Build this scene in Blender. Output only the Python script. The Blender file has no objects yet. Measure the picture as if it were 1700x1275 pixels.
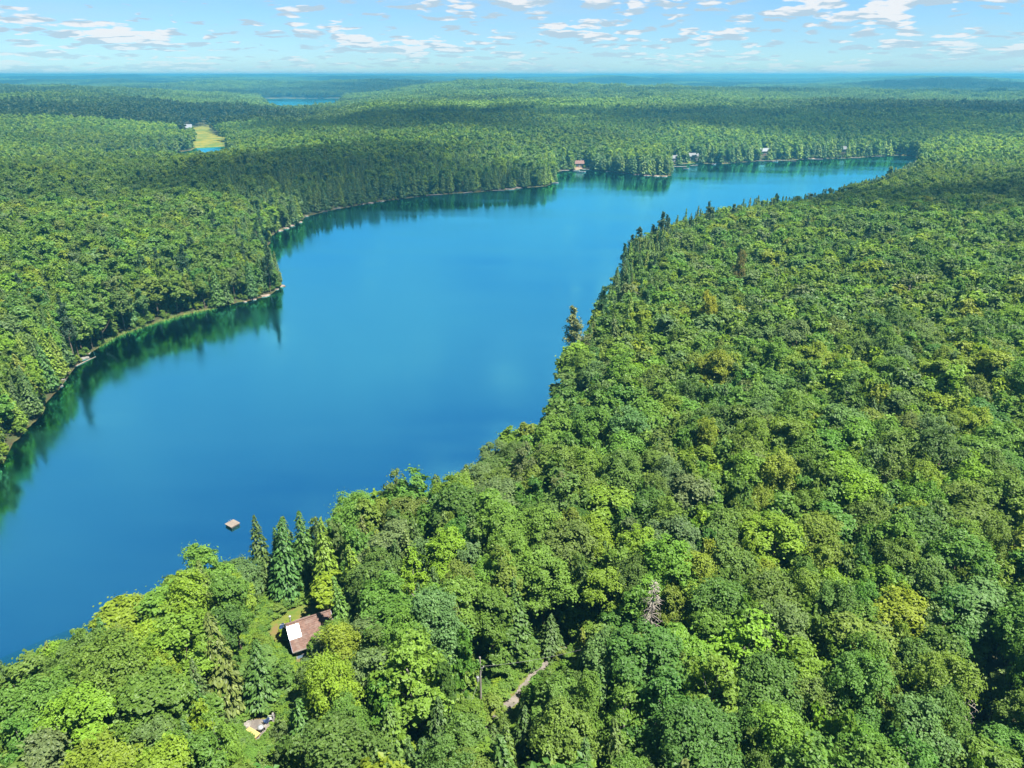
import bpy, bmesh, math, random
import numpy as np
from mathutils import Vector, Matrix

random.seed(7)
RNG = np.random.default_rng(11)
scn = bpy.context.scene
COL = scn.collection

# ------------------------------------------------------------------ camera
CAM_H = 80.0
PITCH = math.radians(23.5)
FPX = 1180.0                      # focal length in pixels of the 1700 px wide photograph
cam_d = bpy.data.cameras.new('camera')
cam_d.sensor_fit = 'HORIZONTAL'
cam_d.sensor_width = 36.0
cam_d.lens = 36.0 * FPX / 1700.0
cam_d.clip_start = 0.5
cam_d.clip_end = 90000.0
cam = bpy.data.objects.new('camera', cam_d)
COL.objects.link(cam)
cam.location = (0, 0, CAM_H)
cam.rotation_euler = (math.radians(90) - PITCH, 0, 0)
scn.camera = cam

# ------------------------------------------------------------------ sun and sky
SUN_EL = math.radians(63)
SUN_AZ = math.radians(122)   # measured from +Y (ahead) towards +X (right)
TO_SUN = Vector((math.sin(SUN_AZ) * math.cos(SUN_EL), math.cos(SUN_AZ) * math.cos(SUN_EL), math.sin(SUN_EL)))
sun_d = bpy.data.lights.new('sun', 'SUN')
sun_d.energy = 5.0
sun_d.angle = math.radians(0.53)
sun_d.color = (1.0, 0.95, 0.86)
sun = bpy.data.objects.new('sun', sun_d)
COL.objects.link(sun)
sun.location = (200, 200, 400)
sun.rotation_euler = (-TO_SUN).to_track_quat('-Z', 'Y').to_euler()

SKY_STRENGTH = 0.05
world = bpy.data.worlds.new('World')
scn.world = world
world.use_nodes = True
world.cycles.sampling_method = 'MANUAL'
world.cycles.sample_map_resolution = 512


def nnew(nt, t, **kw):
    n = nt.nodes.new(t)
    for k, v in kw.items():
        setattr(n, k, v)
    return n


def mth(nt, op, a, b=None, clamp=False):
    n = nt.nodes.new('ShaderNodeMath')
    n.operation = op
    n.use_clamp = clamp
    for i, x in enumerate((a, b)):
        if x is None:
            continue
        if isinstance(x, (int, float)):
            n.inputs[i].default_value = x
        else:
            nt.links.new(x, n.inputs[i])
    return n.outputs[0]


def maprange(nt, v, a, b, c=0.0, d=1.0, smooth=True):
    n = nt.nodes.new('ShaderNodeMapRange')
    n.interpolation_type = 'SMOOTHSTEP' if smooth else 'LINEAR'
    n.clamp = True if not smooth else n.clamp
    nt.links.new(v, n.inputs[0])
    for i, x in enumerate((a, b, c, d)):
        n.inputs[1 + i].default_value = x
    return n.outputs[0]


def mixc(nt, f, a, b, blend='MIX'):
    n = nt.nodes.new('ShaderNodeMix')
    n.data_type = 'RGBA'
    n.blend_type = blend
    for s, x in (('Factor_Float', f), ('A_Color', a), ('B_Color', b)):
        i = [q for q in n.inputs if q.identifier == s][0]
        if isinstance(x, (int, float)):
            i.default_value = x
        elif isinstance(x, tuple):
            i.default_value = x if len(x) == 4 else (*x, 1)
        else:
            nt.links.new(x, i)
    return [q for q in n.outputs if q.identifier == 'Result_Color'][0]


def noise(nt, vec, scale, detail=4.0, rough=0.55, dims='3D', w=None, dist=0.0):
    n = nt.nodes.new('ShaderNodeTexNoise')
    n.noise_dimensions = dims
    if vec is not None:
        nt.links.new(vec, n.inputs['Vector'])
    n.inputs['Scale'].default_value = scale
    n.inputs['Detail'].default_value = detail
    n.inputs['Roughness'].default_value = rough
    n.inputs['Distortion'].default_value = dist
    if w is not None and dims == '4D':
        n.inputs['W'].default_value = w
    return n.outputs['Fac']


def build_world():
    nt = world.node_tree
    nt.nodes.clear()
    out = nnew(nt, 'ShaderNodeOutputWorld')
    bg = nnew(nt, 'ShaderNodeBackground')
    bg.inputs['Strength'].default_value = SKY_STRENGTH
    sky = nnew(nt, 'ShaderNodeTexSky', sky_type='NISHITA')
    sky.sun_disc = False
    sky.sun_elevation = SUN_EL
    sky.sun_rotation = SUN_AZ
    sky.altitude = 300
    sky.air_density = 1.0
    sky.dust_density = 0.0
    sky.ozone_density = 2.0
    tc = nnew(nt, 'ShaderNodeTexCoord')
    sep = nnew(nt, 'ShaderNodeSeparateXYZ')
    nt.links.new(tc.outputs['Generated'], sep.inputs[0])
    x, y, z = sep.outputs
    zc = mth(nt, 'MAXIMUM', z, 0.0)

    def layer(off, zoff):
        # a flat deck of clouds seen in perspective, the far rows pressed together
        den = mth(nt, 'MAXIMUM', mth(nt, 'ADD', z, zoff + 0.14), 0.05)
        px = mth(nt, 'DIVIDE', x, den)
        py = mth(nt, 'DIVIDE', y, den)
        cb = nnew(nt, 'ShaderNodeCombineXYZ')
        nt.links.new(px, cb.inputs[0]); nt.links.new(py, cb.inputs[1])
        sh = nnew(nt, 'ShaderNodeVectorMath', operation='ADD')
        sh.inputs[1].default_value = (off * 3.1, off * 1.7, 0.0)
        nt.links.new(cb.outputs[0], sh.inputs[0])
        return sh.outputs[0]

    def dens(vec):
        big = noise(nt, vec, 1.3, 2.0, 0.5, '2D')
        fine = noise(nt, vec, 10.0, 4.0, 0.6, '2D')
        vo = nnew(nt, 'ShaderNodeTexVoronoi', feature='F1', voronoi_dimensions='2D')
        vo.inputs['Scale'].default_value = 4.4
        # wobble the cells so that no outline repeats
        wob = nnew(nt, 'ShaderNodeTexNoise', noise_dimensions='2D')
        wob.inputs['Scale'].default_value = 5.0
        wob.inputs['Detail'].default_value = 2.0
        nt.links.new(vec, wob.inputs['Vector'])
        wv = nnew(nt, 'ShaderNodeVectorMath', operation='MULTIPLY_ADD')
        wv.inputs[1].default_value = (0.3, 0.3, 0.0)
        nt.links.new(wob.outputs['Color'], wv.inputs[0]); nt.links.new(vec, wv.inputs[2])
        nt.links.new(wv.outputs[0], vo.inputs['Vector'])
        puff = mth(nt, 'SUBTRACT', 1.0, vo.outputs['Distance'])
        a = mth(nt, 'ADD', mth(nt, 'MULTIPLY', big, 0.62), mth(nt, 'MULTIPLY', fine, 0.26))
        return mth(nt, 'ADD', a, mth(nt, 'MULTIPLY', puff, 0.42))
    d0 = dens(layer(2.2, 0.0))
    d1 = dens(layer(2.2, -0.007))     # the air just under this direction
    # low over the horizon the clouds are seen side-on and close ranks
    thick = mth(nt, 'MULTIPLY', maprange(nt, zc, 0.0, 0.22, 1.0, 0.0), 0.14)
    cover = maprange(nt, mth(nt, 'ADD', d0, thick), 0.80, 0.90)
    body = maprange(nt, mth(nt, 'ADD', d1, thick), 0.79, 0.89)
    # thin milky veil between the clouds
    veil = maprange(nt, noise(nt, layer(9.1, 0.0), 0.55, 5.0, 0.6), 0.38, 0.72)
    veil = mth(nt, 'MULTIPLY', veil, 0.45)
    white = (4.3, 4.35, 4.4)
    grey = (2.35, 3.05, 3.6)
    ccol = mixc(nt, body, grey, white)
    blue = mixc(nt, 1.0, sky.outputs[0], (0.34, 0.52, 0.72), 'MULTIPLY')
    c1 = mixc(nt, veil, blue, (2.5, 3.4, 3.9))
    c2 = mixc(nt, mth(nt, 'MULTIPLY', cover, maprange(nt, zc, 0.0, 0.05, 0.35, 0.92)), c1, ccol)
    nt.links.new(c2, bg.inputs['Color'])
    nt.links.new(bg.outputs[0], out.inputs['Surface'])


build_world()

scn.view_settings.view_transform = 'Standard'
scn.view_settings.look = 'None'
scn.view_settings.exposure = 2.1
scn.view_settings.gamma = 1.0
scn.view_settings.use_curve_mapping = False
scn.cycles.use_denoising = True
scn.cycles.max_bounces = 6
scn.cycles.diffuse_bounces = 2
scn.cycles.glossy_bounces = 2
scn.cycles.transmission_bounces = 2
scn.cycles.volume_bounces = 1
scn.cycles.transparent_max_bounces = 8
scn.cycles.caustics_reflective = False
scn.cycles.caustics_refractive = False

# ------------------------------------------------------------------ numbers: pixels to places, noise, distances
CP, SP = math.cos(PITCH), math.sin(PITCH)


def ray(u, v):
    a = (u - 850.0) / FPX
    b = -(v - 637.5) / FPX
    return np.array((a, CP + b * SP, -SP + b * CP))


def at(u, v, z):
    d = ray(u, v)
    t = (z - CAM_H) / d[2]
    return (d[0] * t, d[1] * t)


def project(P):
    P = np.asarray(P, float)
    dx, dy, dz = P[..., 0], P[..., 1], P[..., 2] - CAM_H
    zc = dy * CP - dz * SP
    yc = dy * SP + dz * CP
    zc_s = np.where(np.abs(zc) < 1e-3, 1e-3, zc)
    return 850 + FPX * dx / zc_s, 637.5 - FPX * yc / zc_s, zc


def _hash(ix, iy, s):
    n = (ix * 374761393 + iy * 668265263 + s * 982451653) & 0x7fffffff
    n = ((n ^ (n >> 13)) * 1274126177) & 0x7fffffff
    return ((n ^ (n >> 16)) & 0xffff) / 65535.0


def vnoise(x, y, s=0):
    x = np.asarray(x, float); y = np.asarray(y, float)
    ix = np.floor(x).astype(np.int64); iy = np.floor(y).astype(np.int64)
    fx = x - ix; fy = y - iy
    fx = fx * fx * (3 - 2 * fx); fy = fy * fy * (3 - 2 * fy)
    a = _hash(ix, iy, s); b = _hash(ix + 1, iy, s); c = _hash(ix, iy + 1, s); d = _hash(ix + 1, iy + 1, s)
    return (a * (1 - fx) + b * fx) * (1 - fy) + (c * (1 - fx) + d * fx) * fy


def fbm(x, y, s=0, o=4):
    t = 0.0; a = 0.5; n = 0.0
    for k in range(o):
        t = t + a * vnoise(x * 2 ** k + 17.3 * k, y * 2 ** k - 9.1 * k, s + k)
        n += a; a *= 0.5
    return t / n


def sstep(a, b, x):
    t = np.clip((x - a) / (b - a), 0, 1)
    return t * t * (3 - 2 * t)


def sdist(poly, X, Y):
    """signed distance to a closed polygon, negative inside"""
    P = np.asarray(poly, float)
    X = np.asarray(X, float); Y = np.asarray(Y, float)
    shp = X.shape
    X = X.ravel(); Y = Y.ravel()
    d2 = np.full(X.shape, 1e18); ins = np.zeros(X.shape, bool)
    for i in range(len(P)):
        ax, ay = P[i]; bx, by = P[(i + 1) % len(P)]
        ex, ey = bx - ax, by - ay
        wx, wy = X - ax, Y - ay
        t = np.clip((wx * ex + wy * ey) / (ex * ex + ey * ey + 1e-9), 0, 1)
        qx, qy = wx - ex * t, wy - ey * t
        d2 = np.minimum(d2, qx * qx + qy * qy)
        if ay != by:
            cond = ((ay > Y) != (by > Y)) & (X < ex * (Y - ay) / (by - ay) + ax)
            ins ^= cond
    d = np.sqrt(d2)
    return np.where(ins, -d, d).reshape(shp)


# outlines of the water, read off the photograph and laid on the ground
LEFT_BANK = [(0, 775), (13, 760), (28, 734), (47, 707), (64, 690), (85, 663), (97, 642), (112, 624), (128, 606), (147, 588),
             (165, 575), (190, 560), (235, 543), (300, 524), (360, 511), (420, 497), (452, 487), (466, 477)]
BAY = [(463, 468), (440, 440), (428, 425), (434, 413), (446, 405), (448, 392), (470, 381), (495, 371), (512, 358), (545, 350), (590, 341),
       (640, 333), (700, 326), (760, 321), (820, 317), (870, 312), (905, 309), (921, 303)]
BACK = [(922, 296), (921, 286), (940, 283), (975, 281), (1010, 285), (1055, 290), (1095, 293), (1114, 291)]
FAR = [(1117, 280), (1117, 274), (1150, 271), (1200, 272), (1250, 268), (1300, 266), (1350, 264), (1400, 263), (1450, 260), (1490, 258), (1515, 259), (1528, 264)]
RIGHT = [(1522, 270), (1487, 284), (1445, 300), (1385, 316), (1335, 330), (1290, 341), (1225, 348), (1180, 356), (1105, 378),
         (1055, 402), (1040, 432), (1015, 470), (990, 518), (967, 560), (942, 592), (931, 640), (926, 664), (893, 694), (835, 724), (803, 754),
         (742, 786), (650, 796), (605, 826), (500, 858), (432, 873), (372, 906), (282, 932), (242, 980), (180, 998), (100, 1052), (0, 1085)]
LAKE = [at(u, v, 0.0) for u, v in LEFT_BANK + BAY + BACK + FAR] + [at(u, v, 12.5) for u, v in RIGHT]
LAKE += [(-92, 42), (-104, 5), (-112, -70), (-150, -120), (-172, -60), (-160, 10), (-138, 60), (-120, 105)]
RIVER = [at(u, v, 0.5) for u, v in [(170, 271), (200, 264), (260, 256), (318, 249), (322, 245), (378, 242)]] + \
        [at(u, v, 17.0) for u, v in [(380, 249), (350, 253), (318, 255)]] + [at(u, v, 6.0) for u, v in [(270, 261), (215, 268), (170, 276)]]
FARLAKE = [at(u, v, 0.0) for u, v in [(428, 164.5), (470, 163.5), (520, 164), (568, 163)]] + \
          [at(u, v, 19.0) for u, v in [(566, 166.5), (530, 172), (500, 174), (470, 174), (445, 170.5)]]
FIELD = [at(u, v, 3.0) for u, v in [(312, 214), (336, 209), (350, 212), (352, 221), (366, 225), (382, 228), (372, 238), (366, 241), (345, 242), (320, 244), (314, 230)]]
FIELD2 = [at(u, v, 5.0) for u, v in [(343, 205), (382, 205), (384, 210), (350, 210)]]
FIELD3 = [at(u, v, 6.0) for u, v in [(1395, 160), (1490, 161), (1488, 164), (1400, 164)]]


def water_sd(X, Y):
    d = sdist(LAKE, X, Y)
    d = np.minimum(d, sdist(RIVER, X, Y))
    d = np.minimum(d, sdist(FARLAKE, X, Y))
    return d


def ground_z(X, Y, sd=None):
    X = np.asarray(X, float); Y = np.asarray(Y, float)
    if sd is None:
        sd = water_sd(X, Y)
    wob = (fbm(X / 9.0, Y / 9.0, 5, 3) - 0.5) * 3.0
    s = sd + wob
    r = np.hypot(X, Y)
    land = 0.5 * (1 - np.exp(-np.maximum(s, 0) / 1.2)) + 15.0 * (1 - np.exp(-np.maximum(s, 0) / 130.0))
    n = (fbm(X / 210.0, Y / 210.0, 21, 4) - 0.5) * 16.0 * sstep(10, 140, s) + (fbm(X / 70.0, Y / 70.0, 29, 2) - 0.5) * 11.0 * sstep(25, 110, s)
    big = (fbm(X / 900.0, Y / 900.0, 40, 3) - 0.42) * 84.0 * sstep(600, 2600, r) * sstep(60, 500, s)
    rim = 34.0 * sstep(4500, 13000, r) + (fbm(X / 2600.0, Y / 2600.0, 52, 4) - 0.42) * 95.0 * sstep(5000, 13000, r)
    z = land + n + np.maximum(big, -6) + rim
    # the low ground that leads the eye to the far lake, and the hay field by the river
    az = np.degrees(np.arctan2(X, Y))
    az0 = math.degrees(math.atan2(*at(498, 168, 0)))
    val = np.exp(-((az - az0) / 4.2) ** 2) * sstep(850, 1150, r) * (1 - sstep(2500, 3600, r))
    fd = np.minimum(sdist(FIELD, X, Y), sdist(FIELD2, X, Y)) if X.size > 1 else 1e3
    val = np.maximum(val, 1 - sstep(0, 130, fd))
    z = z * (1 - val) + np.minimum(z, 2.2 + 0.04 * np.maximum(z, 0)) * val
    z = np.where(z > 50, 50 + 22 * np.tanh((z - 50) / 22), z)
    bed = -0.10 - 5.0 * (1 - np.exp(np.minimum(s, 0) / 22.0))
    return np.where(s > 0, np.maximum(z, 0.05), bed)


def ground_at(u, v):
    """where the line of sight through a pixel meets the ground"""
    d = ray(u, v)
    t = np.concatenate([np.linspace(60, 400, 1500), np.linspace(401, 3500, 3000)])
    X = d[0] * t; Y = d[1] * t; Z = CAM_H + d[2] * t
    g = ground_z(X, Y)
    i = int(np.argmax(Z < g))
    return float(X[i]), float(Y[i]), float(g[i])


# ------------------------------------------------------------------ mesh and object helpers
def mesh_from(name, verts, faces, mats=(), mat_idx=None, smooth=False, attrs=None):
    me = bpy.data.meshes.new(name)
    verts = np.asarray(verts, np.float32)
    me.from_pydata(verts.tolist() if not isinstance(faces, np.ndarray) else [], [], faces if not isinstance(faces, np.ndarray) else [])
    if isinstance(faces, np.ndarray):
        nv, nf, k = len(verts), len(faces), faces.shape[1]
        me.vertices.add(nv); me.vertices.foreach_set('co', verts.ravel())
        me.loops.add(nf * k); me.loops.foreach_set('vertex_index', faces.astype(np.int32).ravel())
        me.polygons.add(nf)
        me.polygons.foreach_set('loop_start', np.arange(0, nf * k, k, dtype=np.int32))
        try:
            me.polygons.foreach_set('loop_total', np.full(nf, k, np.int32))
        except Exception:
            pass
    for m in mats:
        me.materials.append(m)
    if mat_idx is not None:
        me.polygons.foreach_set('material_index', np.asarray(mat_idx, np.int32))
    me.polygons.foreach_set('use_smooth', np.full(len(me.polygons), smooth))
    me.update(calc_edges=True)
    me.validate()
    for an, av in (attrs or {}).items():
        at_ = me.attributes.new(an, 'FLOAT', 'POINT')
        at_.data.foreach_set('value', np.asarray(av, np.float32))
    return me


def link(name, me, parent=None, loc=None):
    o = bpy.data.objects.new(name, me)
    COL.objects.link(o)
    if parent is not None:
        o.parent = parent
    if loc is not None:
        o.location = loc
    return o


def tag(o, label, cat, group=None):
    o['label'] = label
    o['category'] = cat
    if group:
        o['group'] = group
    return o


def thing(name, label, cat, loc, rz=0.0, group=None):
    o = link(name, None, loc=loc)
    o.rotation_euler = (0, 0, rz)
    return tag(o, label, cat, group)


class MB:
    """collects boxes, tubes and panels; build() links them as one mesh"""
    def __init__(self):
        self.v = []; self.f = []

    def add(self, vs, fs):
        b = len(self.v)
        self.v += [tuple(p) for p in vs]
        self.f += [tuple(i + b for i in q) for q in fs]
        return self

    def box(self, c, s, M=None):
        cx, cy, cz = c; hx, hy, hz = s[0] / 2, s[1] / 2, s[2] / 2
        vs = [Vector((cx + sx * hx, cy + sy * hy, cz + sz * hz)) for sz in (-1, 1) for sy in (-1, 1) for sx in (-1, 1)]
        if M is not None:
            vs = [M @ p for p in vs]
        return self.add(vs, [(0, 2, 3, 1), (4, 5, 7, 6), (0, 1, 5, 4), (2, 6, 7, 3), (0, 4, 6, 2), (1, 3, 7, 5)])

    def tube(self, pts, rad, n=6):
        pts = [Vector(p) for p in pts]
        if not hasattr(rad, '__len__'):
            rad = [rad] * len(pts)
        vs = []; fs = []
        for i, p in enumerate(pts):
            d = (pts[min(i + 1, len(pts) - 1)] - pts[max(i - 1, 0)])
            d = d.normalized() if d.length > 1e-6 else Vector((0, 0, 1))
            a = d.cross(Vector((0.31, 0.17, 0.93)) if abs(d.z) < 0.9 else Vector((1, 0, 0))).normalized()
            b = d.cross(a)
            for k in range(n):
                t = 2 * math.pi * k / n
                vs.append(p + (a * math.cos(t) + b * math.sin(t)) * rad[i])
        for i in range(len(pts) - 1):
            for k in range(n):
                fs.append((i * n + k, i * n + (k + 1) % n, (i + 1) * n + (k + 1) % n, (i + 1) * n + k))
        fs.append(tuple(range(n - 1, -1, -1)))
        fs.append(tuple(range((len(pts) - 1) * n, len(pts) * n)))
        return self.add(vs, fs)

    def lathe(self, prof, n=16, c=(0, 0, 0), M=None):
        vs = []; fs = []
        for r, z in prof:
            for k in range(n):
                t = 2 * math.pi * k / n
                p = Vector((c[0] + r * math.cos(t), c[1] + r * math.sin(t), c[2] + z))
                vs.append(M @ p if M is not None else p)
        for i in range(len(prof) - 1):
            for k in range(n):
                fs.append((i * n + k, i * n + (k + 1) % n, (i + 1) * n + (k + 1) % n, (i + 1) * n + k))
        return self.add(vs, fs)

    def build(self, name, mat, parent=None, loc=None, smooth=False):
        me = mesh_from(name, self.v, self.f, (mat,), smooth=smooth)
        return link(name, me, parent, loc)


# ------------------------------------------------------------------ materials
def mat_new(name):
    m = bpy.data.materials.new(name)
    m.use_nodes = True
    m.node_tree.nodes.clear()
    return m, m.node_tree


def simple(name, col, rough=0.7, var=0.25, scale=3.0, metal=0.0, spec=0.3, bump=0.0):
    m, nt = mat_new(name)
    out = nnew(nt, 'ShaderNodeOutputMaterial')
    b = nnew(nt, 'ShaderNodeBsdfPrincipled')
    tc = nnew(nt, 'ShaderNodeTexCoord')
    n = noise(nt, tc.outputs['Object'], scale, 5.0, 0.6)
    f = maprange(nt, n, 0.3, 0.7, 1 - var, 1 + var, smooth=False)
    c = nnew(nt, 'ShaderNodeVectorMath', operation='SCALE')
    c.inputs[0].default_value = col
    nt.links.new(f, c.inputs['Scale'])
    nt.links.new(c.outputs[0], b.inputs['Base Color'])
    b.inputs['Roughness'].default_value = rough
    b.inputs['Metallic'].default_value = metal
    b.inputs['Specular IOR Level'].default_value = spec
    if bump:
        bp = nnew(nt, 'ShaderNodeBump')
        bp.inputs['Strength'].default_value = bump
        nt.links.new(n, bp.inputs['Height'])
        nt.links.new(bp.outputs[0], b.inputs['Normal'])
    nt.links.new(b.outputs[0], out.inputs['Surface'])
    return m


def leaf_material(name, trans=0.34, spec=0.2, lo=0.80, hi=1.20):
    """leaf colour = the tree's own tone, varied leaf clump by leaf clump"""
    m, nt = mat_new(name)
    out = nnew(nt, 'ShaderNodeOutputMaterial')
    ta = nnew(nt, 'ShaderNodeAttribute', attribute_type='INSTANCER', attribute_name='tone')
    la = nnew(nt, 'ShaderNodeAttribute', attribute_type='GEOMETRY', attribute_name='lr')
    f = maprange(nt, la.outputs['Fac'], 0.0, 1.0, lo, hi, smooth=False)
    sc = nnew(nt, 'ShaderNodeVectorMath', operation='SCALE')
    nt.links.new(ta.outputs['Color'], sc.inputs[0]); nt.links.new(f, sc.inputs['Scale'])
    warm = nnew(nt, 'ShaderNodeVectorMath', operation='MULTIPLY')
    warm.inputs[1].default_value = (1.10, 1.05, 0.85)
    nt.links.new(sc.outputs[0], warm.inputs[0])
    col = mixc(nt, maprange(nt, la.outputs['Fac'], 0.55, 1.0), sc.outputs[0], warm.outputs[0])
    b = nnew(nt, 'ShaderNodeBsdfPrincipled')
    b.inputs['Roughness'].default_value = 0.5
    b.inputs['Specular IOR Level'].default_value = spec
    nt.links.new(col, b.inputs['Base Color'])
    t = nnew(nt, 'ShaderNodeBsdfTranslucent')
    tcol = nnew(nt, 'ShaderNodeVectorMath', operation='MULTIPLY')
    tcol.inputs[1].default_value = (1.35, 1.4, 0.55)
    nt.links.new(col, tcol.inputs[0])
    nt.links.new(tcol.outputs[0], t.inputs['Color'])
    mx = nnew(nt, 'ShaderNodeMixShader')
    mx.inputs[0].default_value = trans
    nt.links.new(b.outputs[0], mx.inputs[1]); nt.links.new(t.outputs[0], mx.inputs[2])
    nt.links.new(mx.outputs[0], out.inputs['Surface'])
    return m


M_LEAF = leaf_material('broadleaf_foliage', 0.42)
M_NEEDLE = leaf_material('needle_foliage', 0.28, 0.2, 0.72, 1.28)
M_BARK = simple('bark', (0.10, 0.075, 0.055), 0.9, 0.35, 4.0)
M_PALEBARK = simple('pale_bark', (0.20, 0.185, 0.165), 0.85, 0.3, 4.0)
M_DEADWOOD = simple('dead_wood', (0.19, 0.168, 0.145), 0.9, 0.3, 3.0)


def ground_material():
    m, nt = mat_new('forest_floor')
    out = nnew(nt, 'ShaderNodeOutputMaterial')
    b = nnew(nt, 'ShaderNodeBsdfPrincipled')
    b.inputs['Roughness'].default_value = 0.95
    b.inputs['Specular IOR Level'].default_value = 0.1
    g = nnew(nt, 'ShaderNodeNewGeometry')
    n1 = noise(nt, g.outputs['Position'], 0.35, 6.0, 0.6)
    n2 = noise(nt, g.outputs['Position'], 0.012, 6.0, 0.65)
    n3 = noise(nt, g.outputs['Position'], 0.05, 5.0, 0.7)
    floor = mixc(nt, maprange(nt, n1, 0.35, 0.65), (0.030, 0.024, 0.014), (0.030, 0.042, 0.014))
    far = mixc(nt, maprange(nt, n2, 0.38, 0.62), (0.022, 0.050, 0.016), (0.055, 0.098, 0.020))
    far = mixc(nt, maprange(nt, n3, 0.35, 0.7), far, (0.028, 0.055, 0.018))
    a = nnew(nt, 'ShaderNodeAttribute', attribute_type='GEOMETRY', attribute_name='canopy')
    c = mixc(nt, a.outputs['Fac'], floor, far)
    fa = nnew(nt, 'ShaderNodeAttribute', attribute_type='GEOMETRY', attribute_name='meadow')
    n4 = noise(nt, g.outputs['Position'], 0.045, 6.0, 0.7)
    mead = mixc(nt, maprange(nt, n4, 0.38, 0.62), (0.055, 0.085, 0.016), (0.135, 0.122, 0.018))
    c = mixc(nt, fa.outputs['Fac'], c, mead)
    ba = nnew(nt, 'ShaderNodeAttribute', attribute_type='GEOMETRY', attribute_name='bed')
    bed = mixc(nt, maprange(nt, n1, 0.3, 0.7), (0.10, 0.075, 0.022), (0.17, 0.12, 0.036))
    c = mixc(nt, ba.outputs['Fac'], c, bed)
    nt.links.new(c, b.inputs['Base Color'])
    nt.links.new(b.outputs[0], out.inputs['Surface'])
    return m


def water_material():
    m, nt = mat_new('lake_water')
    out = nnew(nt, 'ShaderNodeOutputMaterial')
    g = nnew(nt, 'ShaderNodeNewGeometry')
    da = nnew(nt, 'ShaderNodeAttribute', attribute_type='GEOMETRY', attribute_name='depth')
    deep = maprange(nt, da.outputs['Fac'], 0.0, 4.2, 0.12, 1.0)
    body = nnew(nt, 'ShaderNodeBsdfDiffuse')
    n2 = noise(nt, g.outputs['Position'], 0.006, 3.0, 0.5)
    bc = mixc(nt, n2, (0.0, 0.033, 0.047), (0.0, 0.037, 0.052))
    nt.links.new(bc, body.inputs['Color'])
    tr = nnew(nt, 'ShaderNodeBsdfTransparent')
    tr.inputs['Color'].default_value = (0.62, 0.58, 0.38, 1)
    mx = nnew(nt, 'ShaderNodeMixShader')
    nt.links.new(deep, mx.inputs[0])
    nt.links.new(tr.outputs[0], mx.inputs[1]); nt.links.new(body.outputs[0], mx.inputs[2])
    gl = nnew(nt, 'ShaderNodeBsdfGlossy')
    gl.inputs['Roughness'].default_value = 0.09
    gl.inputs['Color'].default_value = (0.24, 0.84, 0.88, 1)
    # ripples, stronger in wandering cat's paws of breeze
    mp = nnew(nt, 'ShaderNodeMapping')
    mp.inputs['Scale'].default_value = (1.0, 1.7, 1.0)
    mp.inputs['Rotation'].default_value = (0, 0, 0.35)
    nt.links.new(g.outputs['Position'], mp.inputs['Vector'])
    w1 = noise(nt, mp.outputs[0], 1.1, 3.0, 0.55)
    patch = maprange(nt, noise(nt, g.outputs['Position'], 0.018, 3.0, 0.55), 0.42, 0.68, 0.25, 1.0)
    bp = nnew(nt, 'ShaderNodeBump')
    bp.inputs['Distance'].default_value = 0.05
    nt.links.new(w1, bp.inputs['Height'])
    nt.links.new(mth(nt, 'MULTIPLY', patch, 0.6), bp.inputs['Strength'])
    nt.links.new(bp.outputs[0], gl.inputs['Normal'])
    streak = nnew(nt, 'ShaderNodeMapping')
    streak.inputs['Scale'].default_value = (0.35, 1.3, 1.0)
    streak.inputs['Rotation'].default_value = (0, 0, 0.25)
    nt.links.new(g.outputs['Position'], streak.inputs['Vector'])
    rg = maprange(nt, noise(nt, streak.outputs[0], 0.02, 4.0, 0.6), 0.35, 0.68, 0.05, 0.19)
    nt.links.new(rg, gl.inputs['Roughness'])
    fr = nnew(nt, 'ShaderNodeFresnel')
    fr.inputs['IOR'].default_value = 1.23
    top = nnew(nt, 'ShaderNodeMixShader')
    nt.links.new(fr.outputs[0], top.inputs[0])
    nt.links.new(mx.outputs[0], top.inputs[1]); nt.links.new(gl.outputs[0], top.inputs[2])
    nt.links.new(top.outputs[0], out.inputs['Surface'])
    return m


M_GROUND = ground_material()
M_WATER = water_material()

# ------------------------------------------------------------------ the land, out to the horizon, and the water on it
HALF = math.radians(46)


def polar_grid():
    th = np.concatenate([np.linspace(-HALF, HALF, 521), np.linspace(HALF, 2 * math.pi - HALF, 80)[1:-1]])
    r = [0.0, 12.0]
    while r[-1] < 24000:
        q = r[-1]
        step = 2.2 if q < 330 else (2.2 + (q - 330) * 0.0075 if q < 1500 else q * 0.012)
        r.append(q + step)
    r = np.array(r[1:])
    return th, r


TH, RR = polar_grid()
GX = np.sin(TH)[None, :] * RR[:, None]
GY = np.cos(TH)[None, :] * RR[:, None]
GSD = water_sd(GX, GY)
GZ = ground_z(GX, GY, GSD)
nr, nth = GX.shape


def in_poly(polys, X, Y, soft=0.0):
    return np.minimum.reduce([sdist(p, X, Y) for p in polys])


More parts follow.
